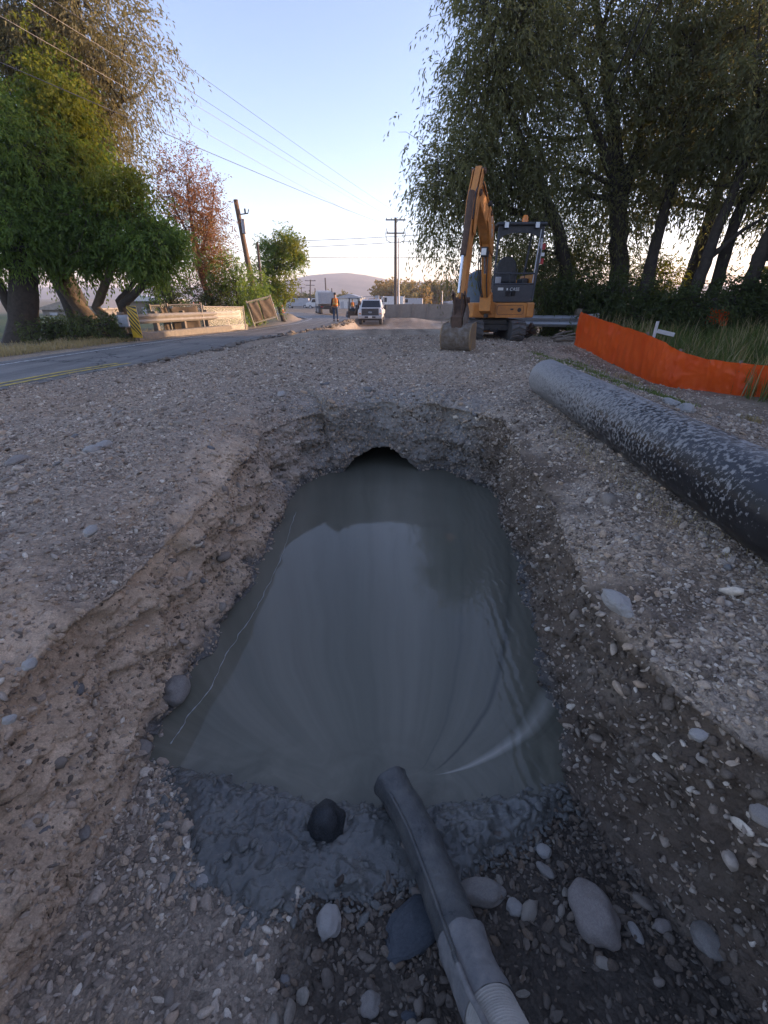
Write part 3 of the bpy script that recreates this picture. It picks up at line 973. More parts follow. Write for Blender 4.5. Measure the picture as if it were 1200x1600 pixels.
# broken lumps of the old road edge
lump_mat = worn('broken_asphalt', (.16, .145, .13), (.24, .20, .16), .9, 0, 9, .6, .5, .01)
lump_me = []
for k in range(5):
    me = stone_variant(900 + k, 1, .6); me.polygons.foreach_set('use_smooth', [False] * len(me.polygons)); me.materials.append(lump_mat); lump_me.append(me)
for k in range(90):
    y = 9.2 + 29 * (k / 90) ** 1.2 + rnd.uniform(-.3, .3)
    x = float(xi(y)) + rnd.uniform(.0, .28)
    s = rnd.uniform(.04, .10) * (1 + y / 30)
    o = bpy.data.objects.new('asphalt_lump', lump_me[k % 5]); COL.objects.link(o); o.parent = road
    o.location = (x, y, max(h1(x, y), float(zroad(y)) - .35) + s * .25); o.scale = (s * 1.3, s * 1.2, s)
    o.rotation_euler = (rnd.uniform(-.3, .3), rnd.uniform(-.3, .3), rnd.uniform(0, 6))

# ------------------------------------------------------------------ hills
def mat_hill():
    t = NT('hillside')
    c = t.ramp(t.noise(.012, 9, .7), [(.35, (.10, .085, .06)), (.5, (.17, .14, .10)), (.65, (.24, .19, .13))])
    return t.done(t.pr(c, .95))
M['hill'] = mat_hill()
prof = [(-400, 452), (100, 449), (300, 450), (430, 444), (460, 438), (490, 431), (515, 428), (545, 427), (570, 430), (600, 436), (625, 440), (660, 441), (720, 439), (800, 444), (1000, 447), (1700, 450)]
def build_hill(name, y0, y1, prof, k, seed):
    xs = np.linspace(-y0 * 1.5, y0 * 1.5, 260)
    yy = np.linspace(y0, y1, 26)
    ym = (y0 + y1) / 2
    px_ = 600 + xs / ym * (FPX * _ct + 350 * _st)
    el = np.interp(px_, [p[0] for p in prof], [at_y(600, p[1], ym)[2] for p in prof])
    X, Y = np.meshgrid(xs, yy)
    prf = np.sin(np.clip((Y - y0) / (y1 - y0), 0, 1) * PI) ** .8
    P = np.column_stack([X.ravel(), Y.ravel(), 0 * X.ravel()])
    Z = -1.2 + (np.tile(el, (len(yy), 1)) + 1.2) * prf * (1 + .0 * X) + (prf * .06 * k * fbm(P * .001, 9, 5).reshape(X.shape))
    P[:, 2] = Z.ravel() - .3
    n = len(xs)
    i = np.arange(len(yy) - 1)[:, None] * n; j = np.arange(n - 1)[None, :]
    F = np.stack([i + j, i + j + 1, i + n + j + 1, i + n + j], -1).reshape(-1, 4)
    o = link(name, np_mesh(name, P, F, True), M['hill'])
    tag(o, kind='structure')
build_hill('hills', 1100, 1900, prof, 40, 1)
# ------------------------------------------------------------------ trees
def mat_leaf(name, a, b, trans=.35, tcol=None):
    t = NT(name)
    sp = t.n('TexWhiteNoise', {'Vector': t.n('VectorMath', {0: t.pos(), 1: (.09, .09, .09)}, operation='SNAP').outputs[0]}, noise_dimensions='3D').outputs['Value']
    n = t.noise(.55, 5, .6)
    f = t.math('ADD', t.math('MULTIPLY', sp, .5), t.math('MULTIPLY', t.ramp(n, [(.35, 0.0), (.65, 1.0)]), .5))
    c = t.mix(f, a, b)
    d = t.pr(c, .55, 0, None, .25)
    tc = tcol or (b[0] * 1.7, b[1] * 1.6, b[2] * .8)
    tr = t.n('BsdfTranslucent', {'Color': t.mix(.6, c, tc)}).outputs[0]
    m = t.n('MixShader', {0: trans, 1: d, 2: tr}).outputs[0]
    return t.done(m)
M['willow'] = mat_leaf('willow_leaf', (.11, .12, .06), (.18, .18, .085), .55)
M['ash'] = mat_leaf('ash_leaf', (.08, .145, .04), (.17, .24, .055), .55)
M['olive'] = mat_leaf('olive_leaf', (.13, .12, .065), (.23, .20, .105), .45)
M['lime'] = mat_leaf('lime_leaf', (.10, .13, .02), (.20, .21, .03), .5)
M['rust'] = mat_leaf('rust_leaf', (.20, .085, .045), (.30, .15, .08), .4)
M['gold'] = mat_leaf('gold_leaf', (.22, .15, .06), (.30, .21, .08), .4)
M['weed'] = mat_leaf('weed_leaf', (.045, .065, .025), (.10, .12, .04), .35)
M['dry'] = mat_leaf('dry_grass', (.26, .20, .10), (.38, .31, .17), .3)
M['grass'] = mat_leaf('grass_blade', (.07, .11, .03), (.16, .20, .06), .4)
M['bark'] = worn('bark', (.085, .068, .052), (.04, .032, .026), .95, 0, 9, .7, .8, .03)
M['bark_tan'] = worn('bark_tan', (.20, .145, .095), (.10, .075, .055), .95, 0, 9, .7, .8, .03)

def leaves_mesh(name, C, D, L, W, droop=0.0, seed=1):
    """diamond leaves: centres C, directions D, lengths L, widths W"""
    r2 = np.random.default_rng(seed)
    n = len(C)
    D = D / (np.linalg.norm(D, axis=1)[:, None] + 1e-9)
    q = r2.normal(size=(n, 3))
    S = np.cross(D, q); S /= np.linalg.norm(S, axis=1)[:, None] + 1e-9
    a = C; b = C + D * (L * .45)[:, None] + S * (W * .5)[:, None]; e = C + D * L[:, None] + np.array([0, 0, -1]) * (L * .15)[:, None]
    d = C + D * (L * .45)[:, None] - S * (W * .5)[:, None]
    V = np.stack([a, b, e, d], 1).reshape(-1, 3)
    F = np.arange(4 * n).reshape(-1, 4)
    return np_mesh(name, V, F)

def foliage_points(blobs, nclump, sprays, per, spray_len, droop, seed, shell=.55, spread=1.0):
    """clumps spread through ellipsoids, each a bundle of drooping sprays set with leaves"""
    r2 = np.random.default_rng(seed)
    vol = np.array([b[3] * b[4] * b[5] for b in blobs]) ** .8
    which = r2.choice(len(blobs), nclump, p=vol / vol.sum())
    B = np.array(blobs)[which]
    d = r2.normal(size=(nclump, 3)); d /= np.linalg.norm(d, axis=1)[:, None]
    rad = shell + (1 - shell) * r2.random(nclump) ** .7
    rad = np.where(r2.random(nclump) < .3, r2.random(nclump) ** .5 * shell, rad)
    lob = 1 + .38 * fbm(d * 1.6 + which[:, None] * 3.1, 1.0, 3)
    cl = B[:, :3] + d * B[:, 3:6] * (rad * lob)[:, None]
    # sprays
    k = nclump * sprays
    c0 = np.repeat(cl, sprays, 0)
    out = np.repeat(d, sprays, 0)
    dirs = out * .7 + r2.normal(size=(k, 3)) * .75; dirs[:, 2] += .15
    dirs /= np.linalg.norm(dirs, axis=1)[:, None]
    ln = spray_len * r2.uniform(.5, 1.25, k)
    c0 = c0 + r2.normal(size=(k, 3)) * spray_len * .33 * spread
    t = np.tile((np.arange(per) + .5) / per, k)
    dd = np.repeat(dirs, per, 0); l2 = np.repeat(ln, per); s0 = np.repeat(c0, per, 0)
    P = s0 + dd * (l2 * t)[:, None]
    P[:, 2] -= droop * (t ** 1.8) * l2
    tan = dd.copy(); tan[:, 2] -= droop * 1.8 * t ** .8
    tan += r2.normal(size=tan.shape) * .55
    P += r2.normal(size=P.shape) * spray_len * .05
    return cl, which, P, tan

def limb(mb, a, b, r0, r1, bend, n=7, sides=7, seed=0):
    r2 = random.Random(seed)
    a, b = Vector(a), Vector(b)
    mid = (a + b) / 2 + Vector((r2.uniform(-1, 1), r2.uniform(-1, 1), r2.uniform(-.2, .9))) * bend * (b - a).length
    pts, rs_ = [], []
    for i in range(n):
        t = i / (n - 1)
        p = a * (1 - t) ** 2 + mid * 2 * t * (1 - t) + b * t * t
        w = .02 * (b - a).length * (0 < i < n - 1)
        pts.append(p + Vector((r2.uniform(-w, w), r2.uniform(-w, w), r2.uniform(-w, w))))
        rs_.append(r0 + (r1 - r0) * t ** .8)
    mb.tube(pts, rs_, sides, cap=False)
    return pts

def tree(name, base, trunks, blobs, label, leaf, bark, seed, nclump=120, sprays=8, per=10, spray_len=.7, droop=.6,
         L=.10, W=.028, group=None, cat='tree', shell=.5, twigs=True, limbs=26, extra=None):
    base = Vector(base)
    t = empty(name, base, 0, label, cat, group)
    rel = lambda p: Vector(p) - base
    cl, which, P, T = foliage_points(blobs, nclump, sprays, per, spray_len, droop, seed, shell)
    r2 = np.random.default_rng(seed + 5)
    n = len(P)
    lm = leaves_mesh('crown', P - np.array(base), T, L * r2.uniform(.7, 1.35, n), W * r2.uniform(.7, 1.3, n), seed=seed)
    link('crown', lm, leaf, t)
    tb = MB(); lb = MB()
    nodes = []
    for ti, tr in enumerate(trunks):
        pts = [rel(p[:3]) for p in tr]; rad = [p[3] for p in tr]
        # resample smoothly with knots
        pp, rr = [], []
        for i in range(len(pts) - 1):
            for k in range(5):
                f = k / 5
                p0, p1 = pts[i], pts[i + 1]
                q = p0.lerp(p1, f)
                w = .06 * rad[i]
                pp.append(q + Vector((rnd.uniform(-w, w), rnd.uniform(-w, w), 0)) * 2); rr.append((rad[i] * (1 - f) + rad[i + 1] * f) * rnd.uniform(.94, 1.06))
        pp.append(pts[-1]); rr.append(rad[-1])
        if ti == 0: rr[0] *= 1.35
        tb.tube(pp, rr, 9, cap=False)
        for i in range(len(pp) // 3, len(pp)): nodes.append((pp[i], rr[i]))
    order = np.argsort(-cl[:, 2])
    sel = list(np.random.default_rng(seed + 2).choice(len(cl), min(limbs, len(cl)), replace=False))
    lnodes = []
    for k in sel:
        c = Vector(cl[k]) - base
        nd = min(nodes, key=lambda q: (q[0] - c).length + max(0, q[0].z - c.z) * 1.2)
        ll = (nd[0] - c).length
        pts = limb(lb, nd[0], c, min(nd[1] * .6, .02 + .022 * ll), .012, .18, 7, 6, seed * 100 + int(k))
        lnodes += [(p, .02) for p in pts[2:]]
    if twigs and lnodes:
        ln_arr = np.array([p[0][:] for p in lnodes])
        for k in range(0, len(cl), 1 if len(cl) < 200 else 2):
            if k in sel: continue
            c = np.array(cl[k]) - np.array(base)
            j = int(np.argmin(np.linalg.norm(ln_arr - c, axis=1)))
            limb(lb, lnodes[j][0], Vector(c), .016, .006, .15, 4, 4, seed * 77 + k)
            for z_ in range(2):
                e_ = Vector(c) + Vector((rnd.gauss(0, 1), rnd.gauss(0, 1), rnd.gauss(-.2, .8))) * spray_len * .6
                limb(lb, Vector(c), e_, .009, .003, .2, 4, 3, seed * 55 + k * 3 + z_)
    tb.build('trunk', bark, t)
    tag(lb.build('limbs', bark, t), kind='stuff')
    if extra:
        for (bl, lf, ncl, sd) in extra:
            cl, wh, P, T = foliage_points(bl, ncl, sprays, per, spray_len, droop, sd, shell)
            n = len(P)
            lm = leaves_mesh('crown', P - np.array(base), T, L * r2.uniform(.7, 1.35, n), W * r2.uniform(.7, 1.3, n), seed=sd)
            link('crown', lm, lf, t)
    return t

def A(px, py, y): return at_y(px, py, y)
def TR(*pts):
    return [tuple(A(p[0], p[1], p[2])) + (p[3],) for p in pts]
def B(px, py, y, rx, ry, rz):
    p = A(px, py, y)
    return (p[0], p[1], p[2], rx, ry, rz)

RG = 'willows along the creek beyond the orange fence'
# --- big willows, right
base = (7.6, 16.0, h1(7.6, 16) - .1)
tree('willow_tree', base, [[(7.6, 16, base[2] - .2, .36)] + TR((968, 430, 16, .29), (966, 350, 16, .26), (962, 250, 16, .2), (950, 120, 16, .14), (930, 0, 16, .08)),
      TR((966, 330, 16, .17), (1000, 220, 16.2, .13), (1030, 90, 16.4, .08)), TR((966, 300, 16, .15), (930, 200, 15.6, .11), (880, 90, 15.4, .07))],
     [B(900, 60, 15.5, 2.2, 1.6, 2.2), B(830, 250, 15.0, 1.7, 1.4, 1.9), B(1010, 40, 16, 2.0, 1.6, 2.2), B(940, 300, 16.3, 1.9, 1.2, 1.5), B(1040, 200, 16.2, 1.4, 1.2, 1.7)],
     'tall willow with thick straight trunk behind the work machine, centre of the row', M['willow'], M['bark'], 41, 470, 10, 13, .75, .75, .12, .036, RG, limbs=34)
base = (5.0, 15.6, h1(5, 15.6) - .1)
tree('willow_tree', base, [[(5.4, 15.6, base[2] - .2, .26)] + TR((885, 430, 15.6, .2), (870, 350, 15.4, .17), (820, 240, 15, .12), (780, 120, 14.6, .07)),
      TR((870, 350, 15.4, .13), (800, 330, 14.8, .09), (730, 290, 14.5, .05))],
     [B(770, 130, 14.6, 1.5, 1.3, 1.9), B(700, 290, 14.4, 1.05, 1.1, 1.25), B(790, 310, 14.8, 1.2, 1.0, 1.2), B(800, -20, 14.8, 1.3, 1.2, 1.3), B(705, 390, 14.6, .5, .6, .75), B(840, 420, 15.9, 1.2, .9, .8)],
     'willow whose crown hangs over the orange digging arm towards the road', M['willow'], M['bark'], 52, 430, 10, 13, .7, .85, .115, .034, RG, limbs=30)
base = (8.6, 15.0, h1(8.6, 15) - .1)
tree('willow_tree', base, [[A(1003, 480, 15)[:2] + (base[2] - .2, .22)] if False else [(8.1, 15.2, base[2] - .2, .22)] + TR((1008, 450, 15.2, .18), (1030, 360, 15.3, .15), (1062, 250, 15.4, .11), (1085, 120, 15.4, .06))],
     [B(1085, 70, 15.4, 1.5, 1.3, 1.7), B(1060, 260, 15.6, 1.1, 1.0, 1.2), B(1150, 20, 15.6, 1.3, 1.2, 1.5), B(1110, 180, 14.6, .9, .8, 1.0)],
     'slim willow leaning outward beside the thick straight trunk', M['willow'], M['bark'], 63, 240, 9, 12, .7, .75, .12, .036, RG, limbs=22)
base = (9.2, 14.0, h1(9.2, 14) - .1)
tree('willow_tree', base, [[(9.0, 14, base[2] - .2, .2)] + TR((1085, 460, 14, .16), (1112, 380, 14, .14), (1150, 290, 14, .11), (1190, 180, 14, .07)),
      [(9.5, 14.4, base[2] - .2, .2)] + TR((1120, 440, 14.4, .17), (1150, 340, 14.4, .14), (1200, 240, 14.5, .10), (1250, 140, 14.5, .06)), TR((1112, 400, 14, .08), (1160, 360, 14, .05), (1210, 330, 14, .03))],
     [B(1170, 150, 14, 1.5, 1.3, 1.7), B(1230, 60, 14.2, 1.5, 1.3, 1.7), B(1240, 250, 14.2, 1.2, 1.1, 1.2), B(1130, 260, 14.4, .8, .8, .8)],
     'willow with two dark trunks splitting low above the tall grass', M['willow'], M['bark'], 74, 250, 9, 12, .7, .75, .11, .036, RG, limbs=26)
base = (10.6, 13.6, h1(10.6, 13.6) - .1)
tree('willow_tree', base, [[(10.3, 13.6, base[2] - .2, .24)] + TR((1170, 450, 13.6, .19), (1190, 390, 13.6, .16), (1235, 300, 13.6, .12), (1290, 180, 13.6, .07)), TR((1186, 410, 13.6, .1), (1230, 380, 13.5, .07), (1290, 350, 13.4, .04))],
     [B(1300, 150, 13.8, 1.8, 1.4, 2.0), B(1240, 350, 14.8, .9, .8, .7), B(1340, 330, 14, 1.3, 1.2, 1.5)],
     'outermost leaning willow by the tall grass, trunk forked near the ground', M['willow'], M['bark'], 85, 220, 9, 11, .7, .75, .11, .036, RG, limbs=22)
base = (12.0, 19.5, -.5)
tree('willow_tree', base, [[(12.0, 19.5, -.7, .3), (12.2, 19.6, 2.5, .22), (12.5, 19.7, 6, .12)]],
     [(11.6, 19.6, 6.2, 3.0, 1.6, 2.8), (8.2, 19.8, 5.2, 2.2, 1.4, 2.2), (15, 19.6, 5.4, 2.6, 1.6, 2.6)],
     'willow farther back whose leaves fill the gaps between the nearer trunks', M['willow'], M['bark'], 96, 300, 8, 10, .9, .7, .16, .055, RG, limbs=18)
# unseen willows continuing the row beyond the frame, added to keep the pit in shade
side_blobs = []
for k, (x, y, r) in enumerate([(15.5, 11, 2.6), (17, 7, 2.8), (14.5, 14.5, 2.4), (19, 3.5, 3), (16, 0, 2.8), (20, 10, 3), (13.2, 10.2, 1.9), (12.6, 7.6, 1.7), (15.5, 16.5, 2.4), (10.5, -1.5, 2.6), (11.0, 2.5, 2.2)]):
    tree('willow_tree', (x, y, -.6), [[(x, y, -.8, .3), (x + .2, y, 2, .2), (x + .4, y, 4, .1)]],
         [(x, y, 1.3, r, r, 1.7), (x + .3, y, 3.6, r * 1.1, r * 1.1, 1.9)], 'unseen willow beyond the tall grass, added to shade the pit', M['willow'], M['bark'], 200 + k, 150, 8, 8, 1.0, .6, .26, .13, RG, limbs=10, twigs=False)

# --- undergrowth and bushes under the willows
BG = 'bushes under the willows'
for k, (px, py, y, rx, rz, lab) in enumerate([
    (880, 462, 14.6, 1.0, .6, 'low dark bush behind the grey guardrail end'), (945, 470, 14.2, 1.2, .7, 'dense dark bush at the foot of the thick willow trunk'),
    (1010, 480, 13.4, 1.1, .6, 'dark bush behind the white stake'), (1075, 486, 13.0, 1.0, .55, 'bush at the foot of the two dark trunks'),
    (1150, 470, 13.6, 1.1, .6, 'bush with pale tips beyond the tall grass'), (1215, 470, 13.4, 1.1, .7, 'outermost dark bush beyond the tall grass'),
    (905, 400, 17.2, 1.5, 1.2, 'yellowish bush lit from behind at the side of the thick trunk'), (1020, 430, 18, 1.2, .9, 'back lit golden bush seen between two leaning trunks'), (800, 430, 18.5, 1.6, 1.2, 'loose bush seen through the open cab')]):
    c = A(px, py, y)
    g = h1(c[0], y)
    tree('bush', (c[0], y, g), [[(c[0], y, g - .1, .04), (c[0] + .1, y, c[2], .02)]], [(c[0], y, c[2], rx, .8, rz), (c[0] + .2, y, (g + c[2]) / 2, rx * 1.1, .8, max(.4, (c[2] - g) / 2))],
         lab, M['lime'] if k in (6, 7) else M['weed'], M['bark'], 300 + k, 150, 9, 9, .38, .35, .085, .035, BG, 'bush', .4, limbs=10)

# --- left side
base = (-11.6, 19, h1(-11.6, 19) - .1)
tree('willow_tree', base, [[(-11.9, 19, base[2] - .3, .5)] + TR((60, 350, 19, .36), (85, 220, 19, .26), (100, 100, 19, .16), (90, 0, 19, .1)), TR((85, 240, 19, .2), (140, 200, 19, .12), (190, 160, 19, .06))],
     [B(120, 40, 19, 2.6, 1.8, 2.2), B(150, 150, 19, 1.5, 1.4, 1.5), B(50, 150, 19.3, 2.2, 1.6, 2.2), B(160, 240, 19, 1.2, 1.1, .9), B(0, 30, 19, 2.4, 1.8, 2.2)],
     'tall grey olive willow standing highest above the road', M['olive'], M['bark'], 401, 520, 11, 13, .85, .85, .13, .036, limbs=34)
base = (-9.6, 17, h1(-9.6, 17) - .1)
tree('ash_tree', base, [[(-9.95, 17, base[2] - .2, .27)] + TR((100, 450, 17, .2), (92, 390, 17, .17), (90, 330, 17, .10), (110, 240, 17, .06)),
       [(-9.0, 16.6, base[2] - .2, .2)] + TR((150, 480, 16.6, .15), (170, 430, 16.4, .12), (190, 360, 16.4, .07))],
     [B(150, 370, 16.6, 2.1, 1.5, 1.2), B(225, 375, 16.2, 1.15, 1.1, .95), B(90, 330, 17, 1.6, 1.3, 1.4), B(105, 215, 17.4, 1.0, 1.0, 1.7)],
     'broad bright green ash tree with two tan trunks beside the road', M['ash'], M['bark_tan'], 412, 560, 11, 12, .55, .55, .11, .05, limbs=30, extra=[([B(105, 195, 17, .8, .9, 1.8), B(200, 300, 16.2, 1.0, .8, .5)], M['lime'], 130, 422)])  # lime clusters: sunlight on the upper crown put into the leaf colour
base = (-8.6, 16.4, h1(-8.6, 16.4) - .1)
tree('leaning_tree', base, [[(-8.9, 16.4, base[2] - .2, .17)] + TR((190, 478, 16.3, .14), (215, 455, 16.2, .12), (232, 432, 16.2, .09), (240, 400, 16.2, .05)), [(-8.95, 16.6, base[2] - .1, .12)] + TR((185, 470, 16.6, .09), (205, 448, 16.6, .07), (225, 420, 16.6, .04))],
     [B(235, 395, 16.2, .9, .8, .6), B(262, 375, 16.2, .5, .6, .55)], 'black trunk leaning over the striped marker under a small green crown', M['ash'], M['bark'], 433, 110, 10, 10, .45, .5, .10, .042, limbs=14)
base = (-12.2, 15.8, h1(-12.2, 15.8) - .1)
tree('ash_tree', base, [[(-12.4, 15.8, base[2] - .2, .5)] + TR((38, 440, 15.8, .36), (45, 380, 15.8, .26), (40, 300, 15.8, .14)), TR((30, 430, 15.8, .25), (5, 360, 15.8, .2), (-20, 300, 15.8, .12)), [(-12.0, 15.7, base[2] - .2, .2)] + TR((0, 450, 15.6, .14), (-20, 400, 15.6, .08))],
     [B(30, 340, 15.8, 1.4, 1.4, 1.4), B(10, 230, 16, 1.5, 1.3, 1.6), B(-40, 330, 15.8, 1.6, 1.4, 1.8), B(60, 280, 15.8, .9, .9, 1.1)],
     'dark tree with a massive black trunk at the road edge, leftmost of all', M['ash'], M['bark'], 444, 420, 10, 12, .55, .6, .11, .045, limbs=26)
# pink, nearly bare tree
base = (-9.0, 26, h1(-9.0, 26) - .1)
tree('maple_tree', base, [[(-9.0, 26, base[2] - .2, .24)] + TR((318, 440, 26, .17), (305, 380, 26, .10), (295, 320, 26, .05), (290, 265, 26, .02)), TR((312, 400, 26, .08), (330, 350, 26, .05), (335, 290, 26, .02)), TR((308, 390, 26, .07), (275, 330, 26, .04), (262, 275, 26, .015))],
     [B(290, 310, 26, 1.7, 1.3, 1.9), B(325, 370, 26, 1.2, 1.1, 1.6), B(325, 430, 26, 1.0, .9, 1.2)],
     'half bare tree with thin reddish autumn leaves and many fine twigs', M['rust'], worn('twig_red', (.19, .115, .09), (.12, .07, .06), .9), 455, 520, 5, 8, .6, .1, .09, .045, limbs=60, extra=[([B(325, 400, 25.6, .9, .8, 1.5)], M['gold'], 90, 466)])
BL = 'shrubs and small trees behind the bridge fence'
for k, (px, py, y, rx, rz, lf, lab) in enumerate([
    (365, 440, 25, 1.4, 1.35, 'ash', 'round green shrub in front of the leaning pole'), (330, 465, 24.5, 1.2, .9, 'weed', 'dark low shrub below the reddish tree'),
    (395, 455, 27, .9, 1.1, 'ash', 'bright green shrub between the two poles and the leaning panel'), (262, 450, 27, 1.3, .9, 'weed', 'thin scrub seen through the gap above the chain link panels'),
    (125, 505, 15.2, 1.0, .35, 'weed', 'leafy low bush at the foot of the tan trunks'), (165, 508, 14.9, .7, .3, 'weed', 'low bush beside the striped marker'), (70, 508, 15.2, .7, .3, 'weed', 'low bush at the foot of the massive black trunk')]):
    c = A(px, py, y); g = h1(c[0], y)
    tree('shrub', (c[0], y, g), [[(c[0], y, g - .1, .06), (c[0] + .1, y, c[2], .03)]], [(c[0], y, c[2], rx, .9, rz), (c[0], y, (g + c[2]) / 2, rx * .9, .8, max(.25, (c[2] - g) / 2))],
         lab, M[lf], M['bark'], 500 + k, 80 if k < 4 else 45, 8, 9, .5 if k < 4 else .28, .4, .12 if k < 4 else .07, .05 if k < 4 else .03, BL, 'shrub', .4, limbs=14)
base = (-6.9, 33, h1(-6.9, 33) - .1)
tree('ash_tree', base, [[(-6.9, 33, base[2] - .1, .14)] + TR((425, 450, 33, .1), (430, 400, 33, .06))],
     [B(442, 392, 33, 1.25, 1.1, 1.15), B(418, 412, 33, 1.3, 1.1, 1.2), B(462, 405, 33, .7, .7, .6), B(430, 450, 33, .9, .8, 1.1)],
     'small rounded green tree behind the leaning fence panel', M['ash'], M['bark'], 533, 210, 8, 9, .5, .3, .13, .06, limbs=20, extra=[([B(450, 385, 32.6, 1.1, .8, .9), B(440, 450, 32.4, .8, .5, .9)], M['lime'], 60, 534)])

# --- far trees: each its own
FG = 'autumn trees far behind the privacy fence'
ORD = 'first second third fourth fifth sixth seventh eighth ninth tenth eleventh twelfth thirteenth fourteenth fifteenth'.split()
lab_far = ['tan', 'golden', 'dull green', 'brown', 'olive']
fars = []
for k in range(15):
    px = 596 + k * 7.6 + rnd.uniform(-2, 2)
    fars.append((px, rnd.uniform(450, 458), rnd.uniform(120, 150), rnd.uniform(1.6, 3.0)))
for k, (px, py, y, w) in enumerate(fars):
    c = A(px, py, y)
    nm = lab_far[k % 5]
    tree('autumn_tree', (c[0], y, -1.2), [[(c[0], y, -1.4, .25), (c[0], y, c[2], .12)]], [(c[0], y, c[2] - .4, w, w, 2.2), (c[0], y, .6, w * 1.1, w, 1.6)],
         'far %s autumn tree beyond the long fence, %s from the tall dark pole' % (nm, ORD[k]), [M['gold'], M['gold'], M['olive'], M['rust'], M['olive']][k % 5] if k % 5 != 3 else M['gold'], M['bark'], 600 + k, 60, 5, 6, 1.3, .1, .5, .4, FG, limbs=4, twigs=False)
for k in range(13):
    px = 452 + k * 7.2; y = 150 + (k % 3) * 12
    c = A(px, 466 + (k % 4) * 1.6 - (3 if k in (7, 8) else 0), y)
    tree('autumn_tree', (c[0], y, -1.2), [[(c[0], y, -1.4, .2), (c[0], y, c[2], .1)]], [(c[0], y, c[2] - .6, 2.6, 2, 1.5)],
         'low %s tree beyond the road bend, %s counting from the green roadside tree' % (lab_far[(k * 2) % 5], ORD[k]), [M['olive'], M['weed'], M['gold']][k % 3], M['bark'], 640 + k, 40, 5, 6, 1.2, .1, .55, .42, 'trees far beyond the bend of the road', limbs=3, twigs=False)

# ------------------------------------------------------------------ grass and weeds
def blades(name, P, hgt, wid, mat, label, cat, seed, lean=.5):
    r2 = np.random.default_rng(seed); n = len(P)
    a = r2.uniform(0, 2 * PI, n); h = hgt * r2.uniform(.5, 1.3, n)
    ld = np.column_stack([np.cos(a), np.sin(a), 0 * a]); sd = np.column_stack([-np.sin(a), np.cos(a), 0 * a]) * (wid / 2)
    ln = lean * r2.uniform(.1, 1, n)
    m = P + ld * (ln * h * .3)[:, None]; m[:, 2] += h * .6
    e = P + ld * (ln * h)[:, None]; e[:, 2] += h * (1 - .25 * ln)
    V = np.stack([P - sd, P + sd, m + sd * .8, m - sd * .8, e, e], 1)
    V[:, 4] = e + sd * .1; V[:, 5] = e - sd * .1
    V = V.reshape(-1, 3)
    i = np.arange(n)[:, None] * 6
    F = np.concatenate([i + np.array([[0, 1, 2, 3]]), i + np.array([[3, 2, 4, 5]])])
    o = link(name, np_mesh(name, V, F), mat)
    return tag(o, label, cat, kind='stuff')
def scatter_xy(n, fn, seed):
    r2 = np.random.default_rng(seed)
    x, y = fn(r2, n)
    return np.column_stack([x, y, H(x, y) - .01])
def f_right(r2, n):
    x = r2.uniform(5.3, 13, n); y = r2.uniform(5.5, 13.5, n)
    lim = np.interp(y, [4, 6.8, 9, 11], [6.0, 5.1, 5.1, 5.0])
    k = (x > lim)
    nn = pn(np.column_stack([x * .9, y * .9, 0 * x])) > -.25
    return x[k & nn], y[k & nn]
P = scatter_xy(26000, f_right, 1)
blades('tall_grass', P, .42, .012, M['grass'], 'tall green grass gone to seed behind the orange silt fence', 'grass', 2, .6)
P = scatter_xy(2600, f_right, 3)
blades('seed_stalks', P, .62, .014, M['dry'], 'pale dry seed stalks standing out of the tall grass', 'grass', 4, .7)
def f_left(r2, n):
    y = r2.uniform(5, 24, n); x = xo(y) - .75 - r2.gamma(1.3, .8, n)
    return x, y
blades('verge_grass', scatter_xy(15000, f_left, 5), .13, .014, M['dry'], 'dry straw coloured grass along the far road verge', 'grass', 6, .8)
def f_mid(r2, n):
    y = r2.uniform(5.0, 9.2, n); x = np.interp(y, [5, 6.8, 9], [3.3, 3.3, 3.3]) + r2.normal(0, .35, n)
    k = pn(np.column_stack([x * 2.5, y * 2.5, 3 + 0 * x])) > .12
    return x[k], y[k]
blades('weeds', scatter_xy(5200, f_mid, 7), .06, .010, M['grass'], 'sparse green weeds on the dirt between the big pipe and the fence', 'weeds', 8, 1.0)
def f_foot(r2, n):
    t = r2.random(n); y = 4.2 + t * 5; x = np.interp(y, [4, 5.1, 6.8, 9.4], [5.2, 4.6, 4.25, 4.4]) - np.abs(r2.normal(0, .12, n)) - .03
    k = pn(np.column_stack([x * 2.0, y * 2.0, 7 + 0 * x])) > .05
    return x[k], y[k]
blades('dry_grass', scatter_xy(3600, f_foot, 9), .10, .008, M['dry'], 'tufts of dead straw along the foot of the orange fence', 'grass', 10, 1.2)
def f_straw(r2, n):
    y = r2.uniform(.9, 3.4, n); x = 1.36 + r2.normal(0, .06, n) + .03 * (3 - y)
    return x, y
blades('straw', scatter_xy(420, f_straw, 11), .045, .003, M['dry'], 'dead straw caught along the near side of the big black pipe', 'straw', 12, 1.6)
# ------------------------------------------------------------------ paints and metals
M['orange_paint'] = worn('orange_paint', (.66, .26, .05), (.40, .17, .055), .55, 0, 5, .6, .25, .003)
M['rust_brown'] = worn('rusty_steel', (.14, .085, .055), (.07, .045, .035), .8, .2, 12, .7, .4, .004)
M['dark_steel'] = worn('dark_steel', (.035, .037, .042), (.06, .055, .05), .55, .3, 8, .5, .2, .003)
M['charcoal'] = worn('charcoal_paint', (.04, .044, .055), (.065, .065, .07), .5, 0, 8, .5, .1, .002)
M['rubber'] = worn('dusty_rubber', (.075, .075, .08), (.13, .12, .11), .9, 0, 5, .6, .5, .006)
M['bucket'] = worn('muddy_bucket', (.15, .11, .075), (.25, .22, .19), .85, .1, 9, .35, .9, .02)
M['tooth'] = worn('bucket_tooth', (.09, .065, .05), (.16, .12, .09), .7, .3, 12, .5, .3, .003)
